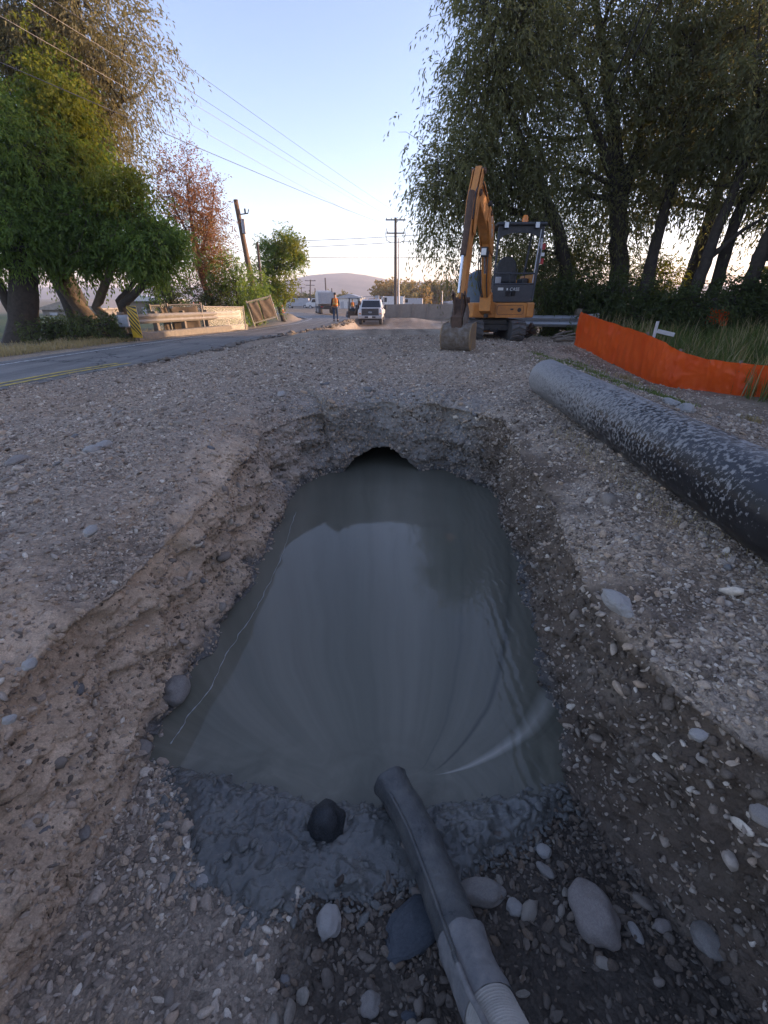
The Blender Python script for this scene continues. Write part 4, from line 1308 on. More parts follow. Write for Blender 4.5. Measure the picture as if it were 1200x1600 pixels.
M['chrome'] = worn('chrome_rod', (.7, .7, .72), (.55, .55, .57), .15, .9, 4, .3, .0, .001)
M['black_plastic'] = worn('black_plastic', (.022, .024, .028), (.045, .045, .05), .5, 0, 10, .4, .1, .002)
M['white_paint'] = worn('white_paint', (.72, .72, .72), (.55, .54, .52), .4, 0, 5, .4, .05, .002)
M['galv'] = worn('galvanised_steel', (.46, .47, .50), (.36, .37, .40), .5, .5, 5, .5, .1, .002)
M['galv_old'] = worn('old_guardrail', (.38, .34, .29), (.28, .24, .20), .6, .3, 4, .5, .15, .003)
M['wood_post'] = worn('weathered_wood', (.26, .21, .16), (.16, .13, .10), .9, 0, 12, .6, .5, .006)
M['pole_wood'] = worn('creosote_pole', (.20, .125, .075), (.12, .08, .055), .85, 0, 6, .5, .5, .006)
M['pole_dark'] = worn('dark_pole', (.11, .085, .075), (.06, .05, .045), .85, 0, 6, .5, .4, .006)
M['concrete'] = worn('concrete', (.27, .23, .18), (.19, .165, .135), .9, 0, 7, .5, .4, .006)
M['fence_tan'] = worn('tan_fence', (.27, .24, .205), (.21, .185, .16), .8, 0, 3, .5, .2, .004)
M['screen'] = worn('brown_screen', (.17, .125, .085), (.12, .09, .065), .9, 0, 8, .5, .3, .003)
M['red'] = worn('red_paint', (.45, .03, .03), (.35, .03, .03), .4)
M['tank_blue'] = worn('blue_tank', (.16, .22, .30), (.12, .17, .24), .45)
M['cone'] = worn('cone_orange', (.70, .16, .03), (.6, .14, .03), .6)
M['jeans'] = worn('jeans', (.05, .085, .15), (.035, .06, .11), .9, 0, 20)
M['shirt'] = worn('dark_shirt', (.05, .04, .04), (.035, .03, .03), .9)
M['vest'] = worn('orange_vest', (.80, .22, .03), (.7, .2, .03), .7)
M['vest_band'] = worn('vest_band', (.65, .62, .25), (.6, .55, .2), .5)
M['skin'] = worn('skin', (.42, .25, .17), (.36, .21, .14), .6, 0, 6, .3, 0)
M['hair'] = worn('dark_hair', (.02, .015, .012), (.03, .02, .015), .8)
t_ = NT('glass_dark'); M['glass'] = t_.done(t_.pr((.02, .025, .03), .06, 0, None, .6))
t_ = NT('lamp_glass'); M['lamp'] = t_.done(t_.pr((.62, .64, .66), .15, 0, None, .6))
t_ = NT('beacon_amber'); M['amber'] = t_.done(t_.pr((.85, .26, .03), .2, 0, None, .6, Transmission_Weight=.3))
t_ = NT('print_white'); M['print'] = t_.done(t_.pr((.6, .6, .58), .6))
t_ = NT('print_dark'); M['print_dark'] = t_.done(t_.pr((.03, .03, .03), .6))
M['yellow'] = worn('sign_yellow', (.75, .48, .03), (.62, .4, .04), .5, 0, 5, .3, 0)
M['sign_black'] = worn('sign_black', (.02, .02, .02), (.03, .03, .03), .5)

def text(name, body, size, loc, rot, mat, parent, ext=.002):
    c = bpy.data.curves.new(name, 'FONT')
    c.body = body; c.size = size; c.extrude = ext; c.align_x = 'CENTER'; c.align_y = 'CENTER'
    o = bpy.data.objects.new(name, c); COL.objects.link(o)
    dg = bpy.context.evaluated_depsgraph_get()
    me = bpy.data.meshes.new_from_object(o.evaluated_get(dg))
    bpy.data.objects.remove(o); bpy.data.curves.remove(c)
    me.name = name
    o = link(name, me, mat, parent)
    o.location = loc; o.rotation_euler = rot
    return o

# ------------------------------------------------------------------ the big black pipe
def mat_hdpe():
    t = NT('black_pipe')
    p = t.co()
    sep = t.n('SeparateXYZ', {0: p})
    mp = t.n('Mapping', {'Vector': p, 'Scale': (1, 1.05, .95)}).outputs[0]
    n = t.noise(44, 5, .62, vec=mp)
    n2 = t.noise(52, 5, .7, vec=mp, dist=.8)
    big = t.noise(2.0, 4, .6)
    # more mud towards the far end (local y large), less at the near end
    yy = t.math('ADD', t.math('SUBTRACT', t.math('MULTIPLY', sep.outputs[1], .066), .035), t.math('MULTIPLY', sep.outputs[2], .25))
    thr = t.math('ADD', t.math('ADD', n, t.math('MULTIPLY', n2, .28)), t.math('ADD', yy, t.math('MULTIPLY', big, .22)))
    m = t.ramp(t.math('SUBTRACT', thr, .5), [(.595, 0.0), (.645, .6), (.80, .9)])
    mud = t.mix(n2, (.20, .195, .185), (.38, .365, .345))
    end = t.ramp(sep.outputs[1], [(0, 0), (1, 1)])
    c = t.mix(m, (.012, .012, .013), mud)
    film = t.ramp(t.noise(5, 6, .7), [(.35, 0.0), (.85, .18)])
    c = t.mix(film, c, (.10, .10, .105))
    r = t.math('ADD', .28, t.math('MULTIPLY', m, .45))
    b = t.bump(t.math('ADD', m, t.math('MULTIPLY', n2, .3)), .5, .003)
    return t.done(t.pr(c, r, 0, b, .5))
M['hdpe'] = mat_hdpe()
P0 = Vector((1.735, 4.80, 0)); P1 = Vector((1.545, .4, 0)); PR = .186
dirp = (P0 - P1).normalized()
P2 = P1 - dirp * 3.4
zc = .0
for q in np.linspace(0, 1, 20):
    w = P0.lerp(P2, q)
    pass
zc = PR - .022 - .01
pipe = MB()
n = 72
L_ = (P0 - P2).length
vs, fs = [], []
rings = np.concatenate([np.linspace(0, L_, 40)])
for s in rings:
    for k in range(n):
        a = 2 * PI * k / n
        vs.append((PR * math.cos(a), s, PR * math.sin(a)))
m0 = len(rings)
for s in rings[::-1]:
    for k in range(n):
        a = 2 * PI * k / n
        vs.append(((PR - .018) * math.cos(a), s, (PR - .018) * math.sin(a)))
mm = 2 * m0
for i in range(mm):
    for k in range(n):
        k2 = (k + 1) % n; i2 = (i + 1) % mm
        fs.append((i * n + k, i2 * n + k, i2 * n + k2, i * n + k2))
pipe.add(vs, fs, True)
po = pipe.build('pipe', M['hdpe'])
po.location = (P2.x, P2.y, zc)
po.rotation_euler = (0, 0, math.atan2(-dirp.x, dirp.y))
tag(po, 'thick black plastic pipe splashed with grey mud lying along the right bank', 'pipe')
md = po.modifiers.new('edge', 'EDGE_SPLIT'); md.split_angle = R(50)

# ------------------------------------------------------------------ discharge hose in the pit
def mat_hose(name, a, b, rough):
    t = NT(name)
    n = t.noise(14, 8, .7)
    c = t.mix(t.ramp(n, [(.35, 0.0), (.65, 1.0)]), a, b)
    return t.done(t.pr(c, t.math('ADD', rough, t.math('MULTIPLY', n, .2)), 0, t.bump(t.noise(26, 8, .75), .8, .009), .5))
M['hose_wet'] = mat_hose('hose_wet_mud', (.045, .047, .048), (.115, .112, .10), .2)
M['hose_dry'] = mat_hose('hose_dry_mud', (.12, .118, .115), (.24, .225, .205), .6)
M['hose_rib'] = mat_hose('ribbed_hose', (.36, .33, .28), (.46, .42, .36), .7)
hp = [(610, 1222, -.755), (648, 1290, -.73), (682, 1370, -.70), (712, 1450, -.66), (742, 1525, -.61), (775, 1600, -.56), (800, 1655, -.5), (830, 1720, -.42)]
HP = [Vector(at_z(*p)) for p in hp]
def hose_at(t):
    f = t * (len(HP) - 1); i = min(int(f), len(HP) - 2); f -= i
    a, b = HP[i], HP[i + 1]
    p0 = HP[max(i - 1, 0)]; p3 = HP[min(i + 2, len(HP) - 1)]
    return .5 * ((2 * a) + (b - p0) * f + (2 * p0 - 5 * a + 4 * b - p3) * f * f + (3 * a - p0 - 3 * b + p3) * f ** 3)
hb = HP[0]
hose = empty('discharge_hose', hb, 0, 'mud coated hose running into the slurry, ribbed and pale at its near end', 'hose')
HR = .062
mb = MB(); vs, fs = [], []
NS, NK = 150, 30
T0, T1 = 0.0, .60
def tubegrid(t0, t1, ns, nk, rad, nz=.004, mouth=False):
    vs, fs = [], []
    for i in range(ns):
        t = t0 + (t1 - t0) * i / (ns - 1)
        p = hose_at(t); d = (hose_at(min(t + .01, 1)) - hose_at(max(t - .01, 0))).normalized()
        x = d.cross(Vector((0, 0, 1))).normalized(); y = x.cross(d)
        for k in range(nk):
            a = 2 * PI * k / nk
            q = p + (x * math.cos(a) + y * math.sin(a))
            r = rad(t, a)
            vs.append(p - hb + (x * math.cos(a) + y * math.sin(a)) * r)
    arr = np.array([v[:] for v in vs])
    nn = fbm(arr, 13, 4, .6)
    cen = np.repeat(np.array([(hose_at(t0 + (t1 - t0) * i / (ns - 1)) - hb)[:] for i in range(ns)]), nk, 0)
    arr = cen + (arr - cen) * (1 + nz / HR * nn)[:, None]
    for i in range(ns - 1):
        for k in range(nk):
            k2 = (k + 1) % nk
            fs.append((i * nk + k, i * nk + k2, (i + 1) * nk + k2, (i + 1) * nk + k))
    return arr, fs
# outer wet length, with a rolled lip at the mouth
v, f = tubegrid(0.0, .50, 120, 30, lambda t, a: HR * (1.0 + .13 * math.exp(-t / .02) + .10 * math.exp(-((a - PI * .30) / .22) ** 2)), .0055)
mb = MB(); mb.add([tuple(q) for q in v], f, True)
v, f = tubegrid(0.0, .10, 12, 30, lambda t, a: HR * (.93 - .1 * t), .001)
o_ = len(mb.v); mb.add([tuple(q) for q in v], f, True)
for k in range(30):
    mb.f.append((k, (k + 1) % 30, o_ + (k + 1) % 30, o_ + k)); mb.sm.append(True)
mb.build('wet_length', M['hose_wet'], hose)
v, f = tubegrid(.47, .68, 60, 30, lambda t, a: HR * (1.07 + .09 * math.exp(-((t - .47) / .03) ** 2) * abs(math.sin(a * 3)) + .06 * math.sin(a * 5 + t * 30) * (t - .45)), .008)
mb = MB(); mb.add([tuple(q) for q in v], f, True); mb.build('wrapped_sleeve', M['hose_dry'], hose)
v, f = tubegrid(.66, 1.0, 190, 30, lambda t, a: HR * (1.0 + .045 * math.sin(t * 2 * PI * 62)), .0008)
mb = MB(); mb.add([tuple(q) for q in v], f, True); mb.build('ribbed_length', M['hose_rib'], hose)
mb = MB()
pts = []
for i in range(60):
    t = .07 + .93 * i / 59
    p = hose_at(t); d = (hose_at(min(t + .01, 1)) - hose_at(max(t - .01, 0))).normalized()
    x = d.cross(Vector((0, 0, 1))).normalized(); y = x.cross(d)
    a = PI * (.30)
    pts.append(p - hb - (x * -math.cos(a) - y * math.sin(a)) * HR * (1.14 + (.12 if i > 30 else 0)))
mb.tube(pts[:34], .0065, 8); mb.build('side_rod', M['hose_wet'], hose)
mb = MB(); mb.tube(pts[33:], .0075, 8); mb.build('side_rod', M['hose_dry'], hose)

# ------------------------------------------------------------------ cobbles that stand out
def cobble(px, py, z, wpx, hpx, mat, label, seed, rz=0.0, flat=.8, sink=.25, ang=False, wetname=None):
    p = Vector(at_z(px, py, z))
    dep = p.y * _ct - (p.z - CAMZ) * _st
    sx = wpx / 2 * dep / FPX
    sy = min(hpx / 2 * dep * dep / (FPX * (CAMZ - z)), sx * 1.9)
    me = bpy.data.meshes.new('cobble')
    bm = bmesh.new(); bmesh.ops.create_icosphere(bm, subdivisions=4 if not ang else 3, radius=1)
    co = np.array([v.co[:] for v in bm.verts])
    n = fbm(co + seed * 2.7, .8, 2) * .36 + fbm(co + seed * 1.3, 1.7, 2) * .12 + fbm(co + seed, 4.0, 3) * .03
    if ang: n = n * 1.4 + .12 * np.clip(fbm(co + seed * 5, 1.3, 2, ridged=True), -1, .4)
    for v, k in zip(bm.verts, n): v.co = v.co * (1 + k)
    bm.to_mesh(me); bm.free()
    me.polygons.foreach_set('use_smooth', [not ang] * len(me.polygons))
    o = link('cobble', me, mat)
    sz = min(sx, sy) * flat
    o.scale = (sx, sy, sz); o.location = (p.x, p.y, z + sz * (.8 - 2 * sink)); o.rotation_euler = (0, 0, rz)
    return tag(o, label, 'stone', 'cobbles round the slurry')
cg = mat_cobble('cobble_big', (.19, .17, .15), (.25, .225, .195), .8, 9)
cg2 = mat_cobble('cobble_pinkish', (.21, .175, .15), (.27, .235, .205), .8, 11)
cw = mat_cobble('cobble_wet', (.014, .015, .016), (.035, .038, .04), .2, 12)
cwb = mat_cobble('cobble_wet_blue', (.045, .052, .06), (.075, .082, .09), .3, 9)
cb = mat_cobble('cobble_light', (.27, .25, .225), (.34, .32, .29), .8, 14)
fz = lambda px, py: float(zfloor(np.array([at_z(px, py, -.8)[0]]), np.array([at_z(px, py, -.8)[1]]))[0])
cobble(928, 1433, fz(928, 1433), 64, 108, cg2, 'largest egg shaped cobble on the dark gravel by the right bank', 1, R(8), .8, .2)
cobble(753, 1397, fz(753, 1397), 66, 52, cg, 'broad rounded cobble touching the hose, half in the mud', 2, R(-10), .75, .25)
cobble(513, 1445, fz(513, 1445), 40, 58, cb, 'pale cobble with a muddy top below the dark wet boulder', 3, R(15), .8, .2)
cobble(320, 1377, -.80, 30, 32, cb, 'small pale cobble in the mud at its left tip', 4, 0, .8, .2)
cobble(512, 1288, -.80, 58, 62, cw, 'round black wet boulder at the edge of the slurry beside the hose mouth', 5, R(20), 1.0, .2)
cobble(645, 1447, fz(645, 1447), 92, 78, cwb, 'flat dark blue wet stone just below the mud, beside the hose', 6, R(30), .35, .35, True)
cobble(803, 1420, fz(803, 1420), 26, 28, cb, 'small pale stone between the broad cobble and the largest one', 7, R(20), .7, .2)
cobble(852, 1362, fz(852, 1362), 16, 34, cg, 'narrow brown stone above the small pale one', 8, R(45), .7, .2)
cobble(850, 1332, fz(850, 1332), 22, 24, cb, 'round light stone near the right end of the mud', 9, 0, .7, .2)
cobble(580, 1572, fz(580, 1572), 34, 46, cg, 'light oval cobble at the bottom near the hose', 10, R(12), .7, .2)
cobble(993, 1458, fz(993, 1458), 16, 38, cb, 'slim pale pebble standing right of the largest cobble', 11, R(10), .7, .2)
cobble(1035, 1447, fz(1035, 1447), 26, 24, cg2, 'round pinkish pebble under the crack in the right bank', 12, 0, .7, .25)
cobble(1108, 1470, fz(1108, 1470) + .04, 44, 66, cg, 'dull cobble half buried at the foot of the right bank', 13, R(30), .7, .4)
cobble(640, 1590, fz(640, 1590), 30, 24, cwb, 'bluish wet pebble at the bottom beside the ribbed hose', 14, 0, .7, .3)
cobble(125, 1300, -.70, 40, 26, cg, 'smooth cobble at the foot of the tan bank', 15, R(-30), .8, .3)
cobble(222, 1170, -.80, 30, 22, cg, 'tan cobble where the tan bank meets the mud', 16, R(-30), .8, .3)
cobble(162, 1235, -.76, 36, 22, cg, 'elongated tan cobble between bank and loose gravel', 17, R(-25), .8, .3)
cobble(272, 1080, -.78, 40, 44, cg, 'brown boulder sticking out of the tan bank above the slurry', 18, R(20), .9, .4)
# stones on the banks
def on_ground(px, py, wpx, hpx, mat, label, seed, rz=0, flat=.7, ang=False):
    g = gp(px, py)
    return cobble(px, py, g[2], wpx, hpx, mat, label, seed, rz, flat, .25, ang)
on_ground(963, 944, 30, 34, cb, 'pointed pale rock on the crest of the right bank', 20, R(20), .9, True)
on_ground(1090, 1150, 26, 18, cb, 'single pale pebble on the bare right bank', 21, 0, .8)
on_ground(1190, 1276, 36, 36, cg, 'round cobble cut by the picture edge on the right bank', 22, 0, .7)
on_ground(930, 1350, 1, 1, cg, 'tiny stone by the largest cobble', 23) if False else None
on_ground(162, 697, 18, 14, cb, 'larger of the two pale stones on the far left gravel', 24, 0, .7)
on_ground(146, 704, 22, 9, cb, 'flat stone beside the larger pale one on the left gravel', 25, 0, .6)
on_ground(27, 722, 24, 20, cg, 'brownish cobble low on the left gravel near the road side', 26, 0, .6)
on_ground(142, 832, 20, 13, cb, 'light stone in the dense gravel strip left of the pit', 27, 0, .7)
on_ground(47, 1040, 22, 16, cb, 'pale cobble on the gravel above the tan bank', 28, 0, .7)
on_ground(15, 1125, 20, 14, cb, 'small white pebble stuck in the tan bank', 29, 0, .7)
on_ground(1043, 738, 14, 10, cb, 'pale stone behind the big pipe', 30, 0, .7)
on_ground(1070, 640, 24, 12, cb, 'pale flat rock between the big pipe and the orange fence', 31, R(-20), .6, True)
on_ground(1048, 632, 18, 10, cb, 'smaller pale rock beside the flat one below the orange fence', 32, R(10), .7, True)
on_ground(440, 617, 12, 5, cb, 'whitish stone on the far rim of the pit', 33, 0, .7)

# ------------------------------------------------------------------ orange silt fence
def mat_silt():
    t = NT('orange_fabric')
    c = t.ramp(t.noise(3, 6, .6), [(.3, (.78, .085, .012)), (.7, (.88, .13, .02))])
    wv = t.n('TexWave', {'Vector': t.co(), 'Scale': 60, 'Distortion': .3}, wave_type='BANDS', bands_direction='Z').outputs['Fac']
    b = t.bump(wv, .15, .002)
    b = t.bump(t.noise(9, 6, .6), .5, .02, b)
    d = t.pr(c, .45, 0, b, .4)
    tr = t.n('BsdfTranslucent', {'Color': t.mix(.3, c, (.9, .2, .03))}).outputs[0]
    return t.done(t.n('MixShader', {0: .45, 1: d, 2: tr}).outputs[0])
M['silt'] = mat_silt()
bot = [(896, 541), (925, 553), (960, 570), (1000, 590), (1025, 600), (1047, 606), (1100, 611), (1150, 618), (1200, 622), (1270, 628), (1360, 634)]
top = [(907, 487), (930, 497), (965, 509), (1000, 522), (1030, 535), (1062, 549), (1105, 562), (1150, 568), (1200, 572), (1270, 578), (1360, 586)]
fb, ft = [], []
for (a, b), (c, d) in zip(bot, top):
    g = gp(a, b)
    q = at_y(c, d, g[1])
    fb.append(Vector((g[0], g[1], g[2] - .03))); ft.append(Vector((.35 * q[0] + .65 * g[0] if a < 1050 else .6 * q[0] + .4 * g[0], g[1] + .02, q[2])))
sf = empty('silt_fence', fb[0], 0, 'long orange silt fence of sagging fabric between the dirt and the trees', 'fence')
nxs, nzs = 300, 22
vs = np.zeros((nzs, nxs, 3))
for i in range(nxs):
    f = i / (nxs - 1) * (len(fb) - 1); k = min(int(f), len(fb) - 2); f -= k
    b_ = fb[k].lerp(fb[k + 1], f); t_ = ft[k].lerp(ft[k + 1], f)
    for j in range(nzs):
        vs[j, i] = b_.lerp(t_, j / (nzs - 1))
vv = vs.reshape(-1, 3)
tn = np.tile(np.linspace(0, 1, nzs)[:, None], (1, nxs)).ravel()
w = .060 * fbm(vv * np.array([1, 1, 1.2]), 1.7, 3) + .040 * fbm(vv * np.array([1, 1, .5]) + 5, 5, 3) + .014 * fbm(vv + 9, np.array([6, 6, 22]), 3, ridged=True)
vv[:, 0] += w; vv[:, 1] += w * .8
vv[:, 2] += .018 * fbm(np.column_stack([vv[:, :2], np.zeros(len(vv))]), 4, 3) * tn
i = np.arange(nzs - 1)[:, None] * nxs; j = np.arange(nxs - 1)[None, :]
F = np.stack([i + j, i + j + 1, i + nxs + j + 1, i + nxs + j], -1).reshape(-1, 4)
link('fabric', np_mesh('fabric', vv - np.array(fb[0]), F, True), M['silt'], sf)
for k in (0, 3, 5, 7, 9):
    mb = MB(); a = fb[k] - fb[0] + Vector((.05, .05, -.1)); b = ft[k] - fb[0] + Vector((.05, .05, .03))
    mb.bar(a, b, .035, .035); mb.build('stake', M['wood_post'], sf)
# scrap of orange fabric behind, in the sun
q = A(1120, 495, 12.6)
mb = MB(); nn_ = 14
vs = [(q[0] + .5 * (i / 13 - .5), 12.6 + .1 * math.sin(i * 1.3), q[2] + .35 * (j / 13 - .5) + .05 * math.sin(i * .9)) for j in range(nn_) for i in range(nn_)]
mb.add(vs, [(j * nn_ + i, j * nn_ + i + 1, (j + 1) * nn_ + i + 1, (j + 1) * nn_ + i) for j in range(13) for i in range(13)], True)
o = mb.build('fence_scrap', M['silt']); tag(o, 'crumpled scrap of orange fabric glowing in the bushes beyond the grass', 'fabric')
# white stake with board
g = gp(1022, 560); yk = 9.4
a = A(1020, 535, yk); b = A(1028, 502, yk)
st = empty('marker_stake', (a[0], yk, h1(a[0], yk)), 0, 'white stake with a short white crosspiece standing behind the orange fence', 'stake')
mb = MB(); z0 = h1(a[0], yk)
mb.bar((-.02, 0, -.1), (b[0] - a[0], 0, b[2] - z0), .05, .03); mb.build('post', M['white_paint'], st, .003)
c = A(1026, 517, yk); d = A(1052, 523, yk)
mb = MB(); mb.bar((c[0] - a[0], -.03, c[2] - z0), (d[0] - a[0], -.03, d[2] - z0), .02, .075); mb.build('crosspiece', M['white_paint'], st, .003)

# ------------------------------------------------------------------ guardrails
WB = [(0, -.155), (.045, -.12), (.075, -.08), (.045, -.03), (.0, 0), (.045, .03), (.075, .08), (.045, .12), (0, .155)]
def guardrail(name, path, zt, mat, postmat, label, cat, step, group=None, face=1, posth=.75):
    """path: ground points; rail centre zt above them"""
    base = Vector(path[0])
    e = empty(name, base, 0, label, cat, group)
    P = [Vector(p) - base for p in path]
    side = []
    for i in range(len(P)):
        d = (P[min(i + 1, len(P) - 1)] - P[max(i - 1, 0)]).normalized()
        side.append(Vector((d.y, -d.x, 0)) * face)
    mb = MB(); mb.sweep(WB, [p + Vector((0, 0, zt)) for p in P], side)
    o = mb.build('rail', mat, e)
    m = o.modifiers.new('s', 'SOLIDIFY'); m.thickness = .006
    # posts
    acc = 0
    for i in range(len(P) - 1):
        L = (P[i + 1] - P[i]).length
        while acc < L:
            q = P[i].lerp(P[i + 1], acc / L) - side[i] * .10
            mb = MB(); mb.box((q.x, q.y, q.z + posth / 2 - .1), (.15, .17, posth + .2)); mb.build('post', postmat, e, .006)
            acc += step
        acc -= L
    return e, P, side
def lerp_path(a, b, n): return [tuple(Vector(a).lerp(Vector(b), i / (n - 1))) for i in range(n)]
ga_, gb_ = Vector((-8.35, 15.3, -.24)), Vector((-6.75, 22.2, -.30))
ge, GP_, GS_ = guardrail('guardrail', lerp_path(ga_, gb_, 12), .53, M['galv_old'], M['wood_post'], 'weathered guardrail on the bridge across the road, lit orange in places', 'guardrail', 1.55)
mb = MB(); d = (gb_ - ga_).normalized()
mb.box((0, 0, 0), (.03, .30, .36), (0, 0, math.atan2(d.y, d.x) + PI / 2)); o = mb.build('end_plate', M['galv_old'], ge); o.location = gb_ - ga_ + Vector((0, 0, .53))
# concrete kerb below it
mb = MB(); kk = lerp_path(ga_ + Vector((.16, -.2, -.15)), gb_ + Vector((.16, .2, -.15)), 14)
mb.sweep([(-.15, -.2), (.15, -.2), (.15, .22), (.12, .25), (-.15, .25)], [Vector(q_) + Vector((0, 0, .03)) for q_ in kk], [Vector((d.y, -d.x, 0))] * 14, closed=True)
o = mb.build('bridge_kerb', M['concrete'], None, .015); tag(o, 'low sandy concrete kerb running under the bridge guardrail', 'kerb')
# striped marker
q = A(205, 478, 15.0)
mk = empty('object_marker', (q[0], 15.0, h1(q[0], 15.0)), R(-24), 'yellow and black striped marker plate at the near end of the bridge rail', 'road sign')
zt = q[2] - h1(q[0], 15); W_, H_ = .42, .92
mb = MB(); mb.bar((0, .04, -.1), (-.02, .04, zt - .05), .09, .09); mb.build('post', M['wood_post'], mk)
mb = MB(); mb.box((0, -.02, zt - H_ / 2), (W_, .012, H_)); mb.build('plate', M['yellow'], mk)
for k in range(7):
    z0 = zt - H_ + k * .155 - .10
    poly = []
    for (x, z) in ((-W_ / 2, z0 + W_), (W_ / 2, z0), (W_ / 2, z0 + .072), (-W_ / 2, z0 + W_ + .072)):
        poly.append((x, min(max(z, zt - H_), zt)))
    if poly[0][1] >= zt - .001 and poly[1][1] >= zt - .001: continue
    uniq = []
    for p_ in poly:
        if not uniq or (abs(p_[0] - uniq[-1][0]) + abs(p_[1] - uniq[-1][1])) > 1e-4: uniq.append(p_)
    if len(uniq) < 3: continue
    mb = MB(); mb.prism(uniq, .002, (0, -.030, 0)); mb.build('stripe', M['sign_black'], mk)
# grey box on the rail end
q = A(193, 502, 15.2); mb = MB(); mb.box((0, 0, 0), (.34, .2, .36)); o = mb.build('end_box', M['galv'], None, .03, 3); o.location = (q[0], 15.25, q[2])
tag(o, 'pale grey rounded end shoe beside the striped marker', 'rail end')
# right hand guardrail behind the digger
ya = 14.6
a = A(825, 484, ya); b = A(918, 483, 13.6)
ra = Vector((a[0] - 1.2, ya + .15, h1(a[0], ya))); rb = Vector((b[0], 13.6, h1(b[0], 13.6)))
zt_ = a[2] - ra.z
e2, P_, S_ = guardrail('guardrail', [tuple(ra.lerp(rb, i / 7)) for i in range(8)], .42, M['galv'], M['wood_post'], 'grey guardrail with a flared end behind the orange work machine', 'guardrail', 1.3, None, 1)
for c in kids(e2):
    if c.name.startswith('rail'): pass
q = rb - ra
mb = MB(); mb.box((q.x + .15, q.y - .05, q.z + .44), (.40, .03, .36), (0, R(-6), R(-12))); mb.build('end_shoe', M['galv'], e2, .01)

# ------------------------------------------------------------------ chain link panels
def mat_link():
    t = NT('chain_link')
    p = t.co()
    s = t.n('SeparateXYZ', {0: p})
    a = t.math('ADD', s.outputs[0], s.outputs[2]); b = t.math('SUBTRACT', s.outputs[0], s.outputs[2])
    def ln(v):
        w = t.math('FRACT', t.math('MULTIPLY', v, 14))
        return t.math('LESS_THAN', w, .14)
    f = t.math('MAXIMUM', ln(a), ln(b))
    return t.done(t.n('MixShader', {0: f, 1: t.n('BsdfTransparent').outputs[0], 2: t.pr((.42, .41, .38), .5, .4)}).outputs[0])
M['link'] = mat_link()
def panel(a, b, h, label, screen=None, lean=0.0, mid=True, group='chain link panels by the bridge', name='chain_link_fence'):
    a, b = Vector(a), Vector(b)
    d = (b - a); L = d.length; rz = math.atan2(d.y, d.x)
    e = empty(name, a, rz, label, 'fence', group)
    e.rotation_euler = (lean, -math.asin((b.z - a.z) / L) if L else 0, rz)
    for x in (0, L): 
        mb = MB(); mb.tube([(x, 0, -.12), (x, 0, h + .06)], .028, 8); mb.build('frame_tube', M['galv_old'], e)
    for z in (.05, h):
        mb = MB(); mb.tube([(0.03, 0, z), (L - .03, 0, z)], .024, 8); mb.build('frame_tube', M['galv_old'], e)
    mb = MB(); mb.add([(0, 0, .05), (L, 0, .05), (L, 0, h), (0, 0, h)], [(0, 1, 2, 3)]); mb.build('wire_mesh', M['link'], e)
    for (x0, x1, z0) in (screen or []):
        n = 12; vs = []
        for j in range(n):
            for i in range(n):
                u = i / (n - 1); v = j / (n - 1)
                vs.append((x0 + (x1 - x0) * u, -.035 + .02 * math.sin(u * 9 + v * 5) , z0 + (h - .04 - z0) * v - .05 * math.sin(u * PI) * v))
        mb = MB(); mb.add(vs, [(j * n + i, j * n + i + 1, (j + 1) * n + i + 1, (j + 1) * n + i) for j in range(n - 1) for i in range(n - 1)], True)
        o = mb.build('screen_cloth', M['screen'], e); m = o.modifiers.new('s', 'SOLIDIFY'); m.thickness = .004
    return e
yp = 19.0
def pt(px, y, py=None):
    q = A(px, 500, y); return (q[0], y, h1(q[0], y) if py is None else A(px, py, y)[2])
hgt = A(270, 476, 19)[2] - h1(A(270, 476, 19)[0], 19)
panel(pt(240, 18.3), pt(264, 18.7), hgt, 'narrow bare chain link panel nearest the striped marker', [(.35, .62, .1)])
panel(pt(266, 18.7), pt(318, 19.4), hgt, 'chain link panel with brown cloth and a small white tag', [(.05, 1.1, .1)])
panel(pt(320, 19.8), pt(382, 21.6), hgt * .93, 'low dark chain link panel behind the middle of the bridge rail', [])
# the leaning panel: bottom (402,507)-(433,500), top (385,472)-(425,468)
yq = 22.6
a = Vector(A(397, 508, yq)); b = Vector(A(434, 502, yq + .8)); a.z += .02
topz = A(388, 472, yq)[2]
L_ = (b - a).length
panel(a, b, (topz - a.z) * 1.02, 'tan panel with brown screen cloth leaning at the far end of the bridge rail', [(.05, L_ * .42, .1), (L_ * .46, L_ - .05, .1)], R(-4))
o = bpy.data.objects['chain_link_fence.003']; o.rotation_euler[1] += R(-7)
mb = MB(); q = A(267, 480, 18.6); mb.box((0, 0, 0), (.12, .01, .08)); o = mb.build('tag_plate', M['white_paint']); o.location = (q[0], 18.62, q[2]); tag(o, 'small white plate wired to the chain link beside the bridge', 'sign')

# ------------------------------------------------------------------ utility poles and wires
def pole(px, base_py, top_px, top_py, y, r, mat, label, arms=(), group='utility poles', extra=None, tilt_y=0):
    c = A(px, base_py, y); t = A(top_px, top_py, y)
    g = h1(c[0], y)
    e = empty('utility_pole', (c[0], y, g), 0, label, 'utility pole', group)
    top = Vector((t[0] - c[0], tilt_y, t[2] - g))
    mb = MB(); mb.tube([(0, 0, -.4), top * .5, top], [r * 1.15, r, r * .8], 12); mb.build('pole', mat, e)
    out = []
    for (f, w, s) in arms:
        c0 = top * f
        mb = MB(); mb.box((c0.x, c0.y - r - .05, c0.z), (w, .10, .13)); mb.build('crossarm', M['pole_dark'], e)
        for k in s:
            mb = MB(); mb.tube([(c0.x + k, c0.y - r - .05, c0.z + .06), (c0.x + k, c0.y - r - .05, c0.z + .20)], [.035, .05], 8); mb.build('insulator', M['dark_steel'], e)
            out.append(Vector((c[0], y, g)) + Vector((c0.x + k, c0.y - r - .05, c0.z + .22)))
    return e, out, top, Vector((c[0], y, g))
